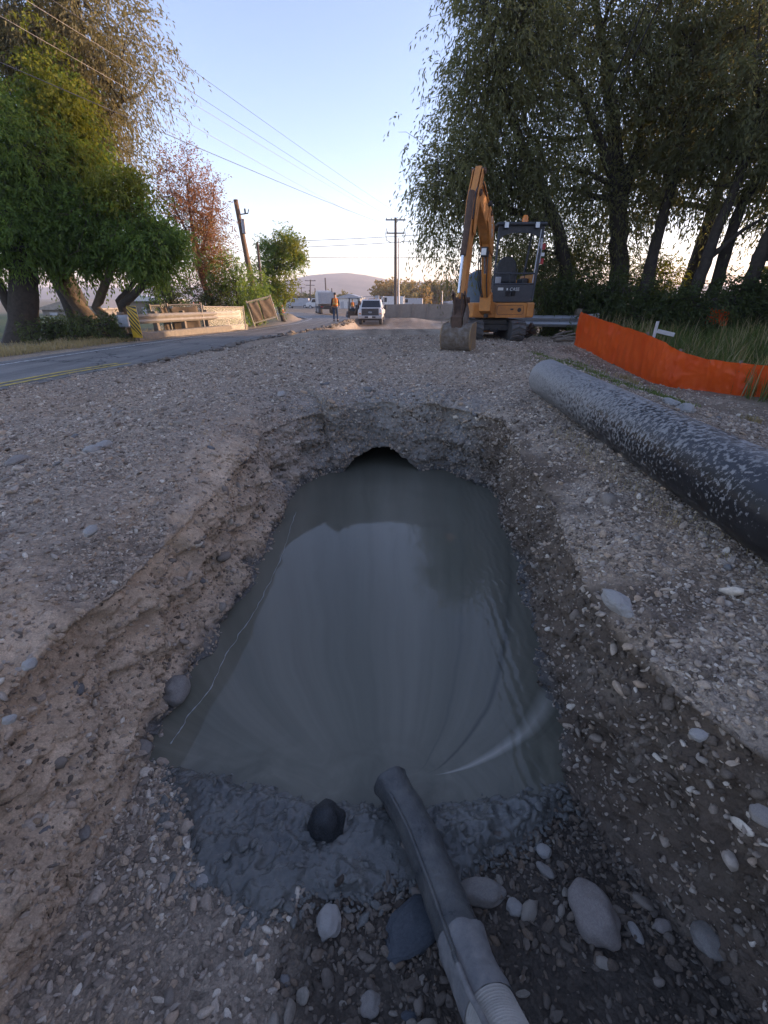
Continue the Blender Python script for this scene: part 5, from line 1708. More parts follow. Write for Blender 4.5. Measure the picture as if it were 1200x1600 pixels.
M['wire'] = worn('wire', (.10, .10, .11), (.08, .08, .09), .6, .3, 2)
M['wire_pale'] = worn('wire_pale', (.34, .31, .28), (.3, .27, .24), .5, .5, 2)
def wire(a, b, sag, r, label, mat='wire', group='overhead wires'):
    a, b = Vector(a), Vector(b)
    n = 26
    pts = [a.lerp(b, i / n) - Vector((0, 0, sag * 4 * (i / n) * (1 - i / n))) for i in range(n + 1)]
    mb = MB(); mb.tube(pts, r, 5, cap=False)
    o = mb.build('wire', M[mat]); tag(o, label, 'wire', group)
YP = 60
ep, arms_, top_, base_ = pole(618, 487, 618, 340, YP, .17, M['pole_dark'], 'tall dark pole with two crossarms beyond the parked pickup',
                       ((.975, 2.3, (-1.05, -.5, .5, 1.05)), (.845, 2.1, (-.95, .95))))
for s in (-1, 1):
    mb = MB(); c0 = top_ * .845
    mb.tube([(c0.x + s * 1.0, -.2, c0.z + .5), (c0.x + s * 1.15, -.2, c0.z), (c0.x + s * 1.05, -.2, c0.z - .7), (c0.x + s * .5, -.2, c0.z - .95)], .035, 6); mb.build('jumper_wire', M['wire'], ep)
pole(623, 487, 622.5, 372, YP + 1.5, .10, M['galv'], 'slender pale metal pole standing close behind the tall dark one')
# leaning wooden pole
e3, _, t3, b3 = pole(404, 487, 368, 312, 30, .16, M['pole_wood'], 'leaning bare wooden pole with a small transformer behind the bridge fence')
mb = MB(); c0 = t3 * .80; mb.tube([(c0.x + .22, -.12, c0.z - .35), (c0.x + .22, -.12, c0.z + .35)], .14, 12); mb.build('transformer', M['galv'], e3)
mb = MB(); mb.tube([(t3.x * .89, 0, t3.z * .89), (t3.x * .89 + .55, 0, t3.z * .9), (t3.x * .89 + .62, 0, t3.z * .93)], .03, 6); mb.tube([(t3.x * .89 + .4, 0, t3.z * .9), (t3.x * .89 + .4, 0, t3.z * .935)], .05, 6); mb.build('bracket', M['dark_steel'], e3)
mb = MB(); mb.tube([(-.55, 0, -.2), tuple(t3 * .45 + Vector((.08, 0, 0)))], .085, 8); mb.build('brace', M['pole_wood'], e3)
pole(412, 487, 402, 379, 30.5, .085, M['pole_dark'], 'short thin dark pole right of the leaning one')
pole(485, 487, 485, 437, 120, .16, M['pole_dark'], 'small far pole with crossarms above the traffic cones', ((.96, 2.6, (-1.1, 1.1)), (.80, 2.2, ())), 'far utility poles')
pole(511, 487, 508, 434, 95, .14, M['pole_dark'], 'plain dark far pole rising above the dump truck', (), 'far utility poles')
pole(471, 487, 471, 448, 150, .14, M['pole_dark'], 'tiny far pole at the bend of the road', ((.94, 2.4, ()),), 'far utility poles')
pole(691, 487, 691, 455, 60, .06, M['galv'], 'thin pale post beyond the fence near the digging bucket', (), 'far utility poles')
pole(632, 487, 632, 462, 62, .05, M['galv'], 'short pale post right of the tall dark pole', (), 'far utility poles')
# wires from the tall pole over the road to beyond the frame
def far_pt(px, py, y): return Vector(A(px, py, y))
def ext(a, b, f): return a + (b - a) * f
i1 = arms_[0]; i2 = arms_[1]; i3 = arms_[2]; i4 = arms_[4]
for src, (px, py), yy, lab in ((arms_[0], (60, 0), 15, 'lowest pale primary wire crossing over the left trees'), (arms_[1], (100, 0), 15.5, 'middle primary wire from the tall pole across the sky'), (arms_[3], (165, 0), 16.5, 'upper thin primary wire from the tall pole across the sky'), (arms_[4], (0, 12), 14, 'lower pale wire crossing in front of the tall willow')):
    e_ = far_pt(px, py, yy)
    wire(src, ext(Vector(src), e_, 1.25), .25, .007, lab, 'wire_pale' if py == 12 or px == 60 else 'wire')
wire(arms_[5], ext(Vector(arms_[5]), far_pt(195, 165, 17), 1.5), .3, .011, 'thin service wire dropping behind the reddish tree')
for (y1, py1, py2, lab) in ((60, 376, 362, 'upper dark wire from the tall pole to the willows'), (60, 386, 371, 'second dark wire from the tall pole to the willows'), (60, 402, 401, 'lowest faint wire level across the horizon')):
    wire(far_pt(475, py1, 62), far_pt(720, py2, 58), .1, .028, lab)
wire(far_pt(250, 330, 24), t3 * .6 + b3, .1, .012, 'short wire between reddish tree and leaning pole')
wire(far_pt(1020, -20, 11.5), far_pt(942, 160, 15.0), .05, .016, 'dark cable coming down through the willow crown')
wire(far_pt(1042, -20, 11.5), far_pt(958, 152, 15.0), .05, .016, 'second dark cable beside the first in the willow crown')
# ------------------------------------------------------------------ compact digger
M['cheek'] = worn('worn_yellow_cheek', (.34, .22, .09), (.24, .19, .14), .75, .1, 7, .5, .5, .006)
EX = Vector((2.85, 12.4, h1(2.85, 12.2)))
ex = empty('excavator', EX, 0, 'orange compact excavator with an open canopy, arm raised and bucket resting on the gravel', 'excavator')
def W(p): return Vector(p) - EX            # world point -> local
OP, DS, CHC, BP_, RB = M['orange_paint'], M['dark_steel'], M['charcoal'], M['black_plastic'], M['rubber']
GZ = EX.z
# undercarriage
TX = (-.60, .42)
for sx_ in TX:
    cx = sx_
    prof = []
    for k in range(13):
        a = PI / 2 + PI * k / 12
        prof.append((-.78 + .21 * math.cos(a), .215 + .205 * math.sin(a)))
    for k in range(13):
        a = -PI / 2 + PI * k / 12
        prof.append((.78 + .19 * math.cos(a), .205 + .195 * math.sin(a)))
    mb = MB(); mb.prism(prof, .165, (cx, 0, 0), (0, 1, 0), (0, 0, 1), (1, 0, 0))
    tr = mb.build('track', RB, ex, .012)
    # lugs round the belt
    pts = prof + [prof[0]]
    seg = [(Vector((0, a[0], a[1])), Vector((0, b[0], b[1]))) for a, b in zip(pts[:-1], pts[1:])]
    tot = sum((b - a).length for a, b in seg); nl = 40
    for k in range(nl):
        s = tot * k / nl; acc = 0
        for a, b in seg:
            l = (b - a).length
            if acc + l >= s: break
            acc += l
        p = a.lerp(b, (s - acc) / l); d = (b - a).normalized(); nrm = Vector((0, -d.z, d.y)) * -1
        c_ = Vector((0, 0, .21))
        if nrm.dot(p - Vector((0, max(min(p.y, .78), -.78), .21))) < 0: nrm = -nrm
        lug = MB()
        for h_ in (-1, 1):
            x0, x1 = (0.004 * h_, .165 * h_)
            q0, q1 = p - d * .032, p + d * .032
            sh_ = d * .055
            vs = []
            for (x, off) in ((x0, 0), (x1, 1)):
                for q in (q0, q1):
                    for hh in (-.004, .032):
                        vs.append(Vector((cx + x, 0, 0)) + q + sh_ * off * (1 if True else 0) + nrm * hh)
            lug.add(vs, [(0, 1, 3, 2), (4, 6, 7, 5), (0, 4, 5, 1), (2, 3, 7, 6), (1, 5, 7, 3), (0, 2, 6, 4)])
        lug.build('lug', RB, tr)
mb = MB(); mb.box((-.09, 0, .30), (.78, 1.15, .20)); mb.box((-.09, -.35, .40), (.60, .5, .12)); mb.build('undercarriage_frame', DS, ex, .02)
mb = MB(); mb.box((-.09, 1.15, .22), (1.30, .05, .34)); mb.box((-.4, .85, .25), (.08, .6, .09)); mb.box((.22, .85, .25), (.08, .6, .09)); mb.build('dozer_blade', OP, ex, .01)
mb = MB(); mb.tube([(-.2, -.58, .25), (-.17, -.62, .19), (-.05, -.62, .18), (0, -.58, .24)], .018, 8); mb.build('tow_hook', DS, ex)
mb = MB(); mb.tube([(-.09, -.05, .40), (-.09, -.05, .50)], .40, 28); mb.build('slew_ring', DS, ex)
# house: lower body, front panel
HX0, HX1 = -.80, .80
mb = MB(); mb.prism([(HX0 + .1, -.72), (HX1 - .12, -.74), (HX1 - .02, -.62), (HX1, .3), (HX1 - .25, .85), (HX0 + .35, .85), (HX0, .3), (HX0, -.5)], .165, (0, 0, .665), (1, 0, 0), (0, 1, 0), (0, 0, 1))
mb.build('house_base', OP, ex, .03, 3)
mb = MB(); mb.prism([(-.14, .50), (.54, .50), (.60, .505), (.60, .83), (-.14, .83)], .012, (0, -.752, 0)); mb.build('front_panel', OP, ex, .008)
mb = MB()
rr_ = [(-.08, .575), (.50, .575), (.53, .61), (.53, .745), (.50, .775), (-.08, .775), (-.11, .745), (-.11, .61)]
for a, b in zip(rr_, rr_[1:] + rr_[:1]): mb.bar((a[0], -.767, a[1]), (b[0], -.767, b[1]), .008, .008)
mb.build('panel_seam', M['rust_brown'], ex)
mb = MB(); mb.box((.25, -.77, .69), (.07, .012, .035)); mb.build('latch', BP_, ex)
mb = MB(); mb.tube([(.43, -.764, .675), (.43, -.775, .675)], .048, 18, smooth=False); mb.tube([(.43, -.775, .675), (.43, -.778, .675)], .03, 14, smooth=False); mb.build('round_emblem', M['print_dark'], ex)
mb = MB(); mb.box((.70, -.70, .67), (.19, .13, .34)); mb.build('corner_guard', OP, ex, .035, 3)
mb = MB(); mb.prism([(-.05, .86), (.72, .86), (.70, 1.32), (.55, 1.36), (-.05, 1.36)], .25, (.0, .55, 0)); mb.build('engine_hood', OP, ex, .05, 3)
mb = MB(); mb.prism([(-.60, .84), (.62, .84), (.78, .95), (.80, 1.30), (.72, 1.40)][:0] or [(0.0, .84), (.06, .84), (.08, 1.45), (.02, 1.45)], .55, (.72, .1, 0)); mb.build('side_cowl', OP, ex, .02)
# cab floor pod
mb = MB(); mb.prism([(-.22, .85), (.70, .85), (.74, 1.0), (.74, 1.22), (-.22, 1.22)], .012, (0, -.60, 0)); mb.build('front_guard', CHC, ex, .006)
mb = MB(); mb.box((.26, -.1, .87), (.96, 1.0, .06)); mb.build('cab_floor', CHC, ex, .01)
for (x, z, w, h) in ((-.04, 1.13, .13, .06), (.12, 1.12, .03, .06)):
    mb = MB(); mb.box((x, -.616, z), (w, .004, h)); mb.build('sticker', M['print'], ex)
text('lettering', 'CASE', .10, (.30, -.618, 1.12), (PI / 2, 0, 0), M['print'], ex)
mb = MB()
mb.tube([(.14, -.56, .9), (.14, -.60, 1.02)], .016, 6); mb.tube([(.27, -.56, .9), (.27, -.60, 1.02)], .016, 6)
mb.build('pedal_stem', BP_, ex)
for x in (.14, .27): mb = MB(); mb.box((x, -.64, 1.04), (.09, .05, .12), (R(20), 0, 0)); mb.build('pedal', BP_, ex, .01)
# rails across the front
for z in (1.24, 1.46):
    mb = MB(); mb.tube([(-.22, -.60, z), (.74, -.60, z)], .018, 8); mb.build('front_rail', CHC, ex)
for x in (.16, .30): mb = MB(); mb.tube([(x, -.60, 1.24), (x + .03, -.55, 1.56)], .012, 6); mb.build('travel_lever', DS, ex)
# seat
mb = MB(); mb.prism([(-.05, 1.10), (.45, 1.10), (.47, 1.26), (-.07, 1.26)], .25, (.05, .05, 0)); mb.build('seat_cushion', BP_, ex, .04, 3)
mb = MB(); pr_ = []
for k in range(17):
    a = PI * k / 16
    pr_.append((.25 + .25 * math.cos(a) * (1 - .0), 1.62 + .26 * math.sin(a)))
pr_ += [(-.02, 1.30), (.52, 1.30)]
pr_ = [(.52, 1.28)] + pr_[:17] + [(-.02, 1.28)]
mb.prism(pr_, .06, (.02, .30, 0)); mb.build('backrest', BP_, ex, .035, 3)
for s in (-1, 1):
    mb = MB(); mb.box((.25 + s * .38, -.02, 1.25), (.15, .5, .24)); mb.build('console', BP_, ex, .03)
    mb = MB(); mb.tube([(.25 + s * .38, -.18, 1.34), (.25 + s * .36, -.22, 1.55)], .012, 6); mb.ball((.25 + s * .36, -.22, 1.58), .03, 5); mb.build('joystick', BP_, ex)
mb = MB(); mb.box((-.06, -.35, 1.28), (.14, .05, .24)); mb.build('document_box', M['galv'], ex, .02)
# canopy
FX = (-.24, .80); 
posts = [((-.22, -.58, .86), (-.17, -.42, 2.42)), ((.76, -.58, .86), (.86, -.42, 2.42)), ((-.20, .45, 1.3), (-.18, .42, 2.42)), ((.76, .45, 1.3), (.85, .42, 2.42))]
for a, b in posts: mb = MB(); mb.bar(a, b, .05, .05, (1, 0, 0)); mb.build('canopy_post', CHC, ex, .012)
mb = MB(); mb.tube([(.70, -.60, .90), (.80, -.46, 2.36)], .014, 8); mb.build('grab_rail', M['galv'], ex)
mb = MB(); mb.box((.34, 0, 2.47), (1.16, 1.02, .075)); mb.build('canopy_roof', BP_, ex, .03, 3)
arc = [(-.18, 2.44)] + [(.34 - .50 * math.cos(PI * k / 14), 2.13 + .17 * math.sin(PI * k / 14)) for k in range(15)] + [(.86, 2.44)]
mb = MB(); mb.prism(arc, .015, (0, -.44, 0)); mb.build('visor', BP_, ex)
text('lettering', 'ROPS FOPS', .05, (.26, -.458, 2.40), (PI / 2, 0, 0), M['dark_steel'], ex)
for x in (-.03, .68):
    mb = MB(); mb.box((x, -.50, 2.44), (.11, .07, .13)); l_ = mb.build('work_light', BP_, ex, .015)
    mb = MB(); mb.box((x, -.538, 2.44), (.09, .012, .11)); mb.build('lens', M['lamp'], l_, .004)
mb = MB(); mb.tube([(.48, -.15, 2.505), (.48, -.15, 2.54)], .085, 16); bcn = mb.build('beacon', BP_, ex)
mb = MB(); mb.tube([(.48, -.15, 2.54), (.48, -.15, 2.64), (.48, -.15, 2.68)], [.075, .07, .045], 18); mb.build('amber_dome', M['amber'], bcn)
for k, z in enumerate((2.02, 1.86, 1.72)):
    mb = MB(); mb.box((.90, -.47, z), (.09, .01, .12 if k != 1 else .07)); mb.build('reflective_plate', M['red'] if k != 1 else M['white_paint'], ex)
mb = MB(); mb.box((.84, -.48, 1.93), (.05, .02, .5)); mb.build('extinguisher_bracket', M['galv'], ex)
# boom group: works in a vertical plane through the swing post, turned towards the road
SB = W((2.42, 11.35, GZ)); SB.z = 0
tip = W((1.50, 9.25, 0)); 
hd = Vector((tip.x - SB.x, tip.y - SB.y, 0)).normalized(); hn = Vector((hd.y, -hd.x, 0))
def pl(d, z, off=0.0): return SB + hd * d + Vector((0, 0, z)) + hn * off
def plate(name, poly, half, mat, off=0.0, bev=.012, parent=ex):
    mb = MB(); mb.prism(poly, half, tuple(SB + hn * off), tuple(hd), (0, 0, 1), tuple(hn)); return mb.build(name, mat, parent, bev)
def cyl(name, a, b, r, mat, parent=ex, n=14):
    mb = MB(); mb.tube([a, b], r, n); return mb.build(name, mat, parent)
plate('swing_bracket', [(-.32, .62), (-.05, .58), (.22, .66), (.24, .98), (.10, 1.05), (-.05, .86), (-.32, .84)], .13, OP)
cyl('swing_pin', pl(-.02, .52), pl(-.02, .92), .055, DS)
# boom with gooseneck (d forward, z up)
lo = [(.02, .90), (.20, .88)]
boom_poly = [(.04, .92), (.20, .88), (.50, 1.45), (.72, 1.95), (1.06, 2.18), (1.60, 2.40), (2.02, 2.56), (2.04, 2.68), (1.94, 2.74), (1.40, 2.66), (.90, 2.47), (.58, 2.24), (.37, 1.88), (.17, 1.42)]
boom = plate('boom', boom_poly, .085, OP, 0, .015)
plate('boom_side_plate', [(.36, 1.75), (.62, 1.80), (.98, 2.16), (1.18, 2.30), (1.02, 2.56), (.80, 2.50), (.50, 2.28)], .012, OP, .099, .004, boom)
plate('boom_side_plate', [(.36, 1.75), (.62, 1.80), (.98, 2.16), (1.18, 2.30), (1.02, 2.56), (.80, 2.50), (.50, 2.28)], .012, OP, -.099, .004, boom)
ang_t = math.atan2(hd.y, hd.x)
tx = text('lettering', 'CASE', .17, pl(.76, 2.24, -.116), (0, 0, 0), M['print'], boom)
for sgn in (-1, 1):
    rotm = Matrix((hd * 1.0, Vector((0, 0, 1)), hn * sgn)).transposed()
    if sgn == 1: rotm = Matrix((-hd, Vector((0, 0, 1)), -hn)).transposed()
    if rotm.determinant() < 0: rotm = Matrix((-rotm.col[0], rotm.col[1], rotm.col[2])).transposed()
    if sgn == -1:
        tx.rotation_euler = (rotm @ Matrix.Rotation(R(-62), 3, 'Z')).to_euler()
for (d_, z_) in ((.09, .96), (1.96, 2.64), (.92, 2.46)):
    cyl('pin', pl(d_, z_, -.13), pl(d_, z_, .13), .045, M['rust_brown'])
# work light in the bend
o = plate('boom_light', [(.66, 1.72), (.80, 1.72), (.80, 1.90), (.66, 1.90)], .07, BP_)
mb = MB(); mb.box(tuple(pl(.81, 1.81)), (.10, .012, .12), (0, 0, math.atan2(hd.y, hd.x) + PI / 2)); mb.build('lens', M['lamp'], o)
# boom cylinder in front of the boom
bc = cyl('boom_cylinder', pl(.26, .98), pl(.50, 1.42), .05, OP); cyl('rod', pl(.50, 1.42), pl(.70, 1.80), .028, M['chrome'], bc)
# arm: from top end to bucket pin
A0 = (1.80, 2.98); A1 = (2.30, .86)
arm_poly = [(1.72, 3.02), (1.84, 3.05), (1.90, 2.95), (2.18, 2.50), (2.30, 2.0), (2.40, .95), (2.36, .84), (2.24, .86), (2.06, 1.60), (1.92, 2.50), (1.78, 2.86)]
arm = plate('arm', arm_poly, .055, OP, 0, .012)
for off in (-.088, .088):
    plate('arm_side_plate', [(1.74, 2.98), (1.86, 3.0), (2.16, 2.48), (2.20, 2.0), (2.08, 1.95), (1.92, 2.50)], .010, OP, off, .004, arm)
for (d_, z_, w_) in ((1.79, 2.98, .13), (1.98, 2.62, .12), (2.30, .90, .14)):
    cyl('pin', pl(d_, z_, -w_), pl(d_, z_, w_), .05, M['rust_brown'])
# arm cylinder along the top of the boom
ac = cyl('arm_cylinder', pl(.94, 2.66), pl(1.42, 2.86), .052, OP); cyl('rod', pl(1.42, 2.86), pl(1.78, 3.0), .028, M['chrome'], ac)
cyl('cylinder_clevis', pl(.90, 2.62, -.1), pl(.90, 2.62, .1), .05, DS)
# bucket cylinder in front of the arm
kc = cyl('bucket_cylinder', pl(2.16, 2.62), pl(2.50, 1.62), .055, M['rust_brown']); cyl('rod', pl(2.50, 1.62), pl(2.60, 1.02), .030, M['chrome'], kc)
mb = MB(); mb.bar(pl(2.62, 1.02, -.11), pl(2.36, .80, -.11), .03, .09); mb.build('bucket_link', M['rust_brown'], ex, .006)
mb = MB(); mb.bar(pl(2.62, 1.02, .11), pl(2.36, .80, .11), .03, .09); mb.build('bucket_link', M['rust_brown'], ex, .006)
mb = MB(); mb.bar(pl(2.62, 1.02, -.07), pl(2.58, .58, -.07), .03, .08); mb.build('bucket_link', M['rust_brown'], ex, .006)
mb = MB(); mb.bar(pl(2.62, 1.02, .07), pl(2.58, .58, .07), .03, .08); mb.build('bucket_link', M['rust_brown'], ex, .006)
plate('coupler', [(2.26, .92), (2.42, .92), (2.64, .62), (2.62, .42), (2.28, .44), (2.20, .62)], .10, M['rust_brown'])
for off in (-.125, .125): plate('coupler_cheek', [(2.22, .70), (2.40, .86), (2.60, .60), (2.60, .38), (2.26, .38)], .014, M['bucket'], off)
# bucket: curved shell, opening towards the digger, side cheeks, lip and teeth
bs = []
BD, BZ = 2.43, .255
for k in range(15):
    a = R(100) - R(215) * k / 14
    bs.append((BD + .26 * math.cos(a) + (.05 if k == 0 else 0), BZ + .26 * math.sin(a)))
outer = [(2.24, .50), (2.46, .50)] + bs[2:] + [(2.14, .03)]
mb = MB(); HWB = .275
inner = []
for (a, b) in outer: inner.append((a + (2.36 - a) * .07, b + (.26 - b) * .07))
n_ = len(outer); vs = []
for s in (-HWB, HWB):
    for (a, b) in outer: vs.append(pl(a, b, s))
    for (a, b) in inner: vs.append(pl(a, b, s))
fs = []
for i in range(n_ - 1):
    fs.append((i, i + 1, 2 * n_ + i + 1, 2 * n_ + i)); fs.append((n_ + i, n_ + i + 1, 3 * n_ + i + 1, 3 * n_ + i))
    fs.append((i, i + 1, n_ + i + 1, n_ + i)); fs.append((2 * n_ + i, 2 * n_ + i + 1, 3 * n_ + i + 1, 3 * n_ + i))
mb.add(vs, fs); bk_ = mb.build('bucket', M['bucket'], ex)
for off in (-HWB - .004, HWB + .004):
    mb = MB(); mb.prism([(2.20, .52), (2.46, .50)] + bs[2:] + [(2.12, .02)], .012, tuple(SB + hn * off), tuple(hd), (0, 0, 1), tuple(hn)); mb.build('bucket_cheek', M['cheek'], bk_)
for off in (-.17, 0, .17):
    mb = MB()
    for (a0, b0), (a1, b1) in zip(bs[3:12], bs[4:13]):
        mb.bar(pl(a0 * 1.001 + .002, b0 + .002, off), pl(a1 * 1.001 + .002, b1 - .001, off), .05, .012)
    mb.build('wear_strip', M['bucket'], bk_)
for k in range(5):
    o_ = -.24 + .12 * k
    mb = MB(); mb.bar(pl(2.18, .03, o_), pl(2.02, -.02, o_), .055, .035); mb.build('tooth', M['tooth'], bk_, .006)
for off in (-.07, .07): plate('bucket_ear', [(2.26, .49), (2.62, .44), (2.58, .58), (2.36, .64), (2.26, .58)], .016, M['bucket'], off, .004, bk_)
# hoses
for k, (o1, r_) in enumerate(((.05, .013), (.08, .012), (-.05, .013))):
    mb = MB(); mb.tube([pl(.30, .95, o1), pl(.62, 1.25, o1 * 1.4), pl(.72, 1.7, o1 * 1.5), pl(.60, 1.95, o1 * 1.5)], r_, 6); mb.build('hydraulic_hose', BP_, ex)
for o1 in (-.05, .05):
    mb = MB(); mb.tube([pl(1.2, 2.70, o1), pl(1.6, 2.86, o1), pl(1.88, 2.80, o1), pl(2.12, 2.62, o1 * 1.2), pl(2.24, 2.2, o1 * 1.3)], .012, 6); mb.build('hydraulic_hose', BP_, ex)
mb = MB(); mb.tube([pl(.10, 1.0, .12), pl(.35, 1.6, .12), pl(.2, 1.3, .12)], .012, 6); mb.build('hydraulic_hose', BP_, ex)

# blue grey tank behind the digger
q = A(746, 455, 16.5)
tk = empty('water_tank', (q[0], 16.5, h1(q[0], 16.5)), 0, 'blue grey rounded tank standing behind the digger between arm and boom', 'tank')
zt2 = A(746, 424, 16.5)[2] - h1(q[0], 16.5)
mb = MB(); mb.tube([(0, 0, .25), (0, 0, .3), (0, 0, zt2 - .35), (0, 0, zt2 - .14), (0, 0, zt2)], [.40, .46, .46, .38, .18], 24); mb.build('tank_body', M['tank_blue'], tk)
for x in (-.3, .3): mb = MB(); mb.box((x, 0, .12), (.08, .7, .28)); mb.build('foot', DS, tk)
mb = MB(); mb.tube([(0, 0, zt2), (0, 0, zt2 + .04)], .12, 14); mb.build('lid', BP_, tk)

# debris heap, concrete pipe piece and sticks right of the digger
q = gp(848, 521)
pc = MB(); n = 28; vs = []; fs = []
for s in (0, .42):
    for rr2 in (.19, .15):
        for k in range(n):
            a = 2 * PI * k / n; vs.append((s, rr2 * math.cos(a), rr2 * math.sin(a)))
for k in range(n):
    k2 = (k + 1) % n
    fs += [(k, k2, 2 * n + k2, 2 * n + k), (n + k, n + k2, 3 * n + k2, 3 * n + k), (k, k2, n + k2, n + k), (2 * n + k, 2 * n + k2, 3 * n + k2, 3 * n + k)]
pc.add(vs, fs); o = pc.build('pipe_piece', RB); o.location = (q[0] - .12, 12.2, h1(q[0], 12.2) + .18); o.rotation_euler = (0, 0, R(12)); tag(o, 'short dusty grey pipe offcut lying beside the right track', 'pipe')
stick_spots = [(870, 508, 900, 506, .05), (872, 514, 912, 511, .04), (865, 504, 888, 512, .035), (880, 518, 908, 515, .03), (868, 516, 896, 502, .03)]
for k, (x0, y0, x1, y1, r_) in enumerate(stick_spots):
    a = Vector(A(x0, y0, 12.0 + .1 * k)); b = Vector(A(x1, y1, 12.3 + .1 * k))
    a.z = h1(a.x, a.y) + r_ + .03 * k; b.z = h1(b.x, b.y) + r_ + .05 * k
    mb = MB(); mb.tube([a, a.lerp(b, .5) + Vector((0, 0, .02)), b], [r_, r_ * .9, r_ * .7], 9); o = mb.build('log', M['wood_post'])
    tag(o, 'broken branch in the debris heap, %s' % ('thickest of them', 'lying lowest and longest', 'short and stubby', 'thin, touching the gravel', 'thin, propped up slantwise')[k], 'branch', 'broken branches by the guardrail')
rt = empty('root_wad', (3.95, 12.9, h1(3.95, 12.9)), 0, 'tangled brown root wad lying under the grey guardrail', 'stump')
mb = MB()
for k in range(46):
    a = rnd.uniform(0, 2 * PI); e_ = rnd.uniform(0, 1.4); l = rnd.uniform(.2, .42)
    p0_ = Vector((0, 0, .12)); p1_ = p0_ + Vector((math.cos(a) * math.cos(e_), math.sin(a) * math.cos(e_), math.sin(e_) * .8)) * l
    m_ = p0_.lerp(p1_, .6) + Vector((rnd.uniform(-.08, .08), rnd.uniform(-.08, .08), rnd.uniform(-.05, .08)))
    mb.tube([p0_, m_, p1_], [.035, .02, .006], 5)
tag(mb.build('roots', M['rust_brown'], rt), kind='stuff')
mb = MB(); mb.tube([(-.1, 0, .08), (.2, .1, .2)], [.10, .08], 9); mb.build('stub', M['bark'], rt)

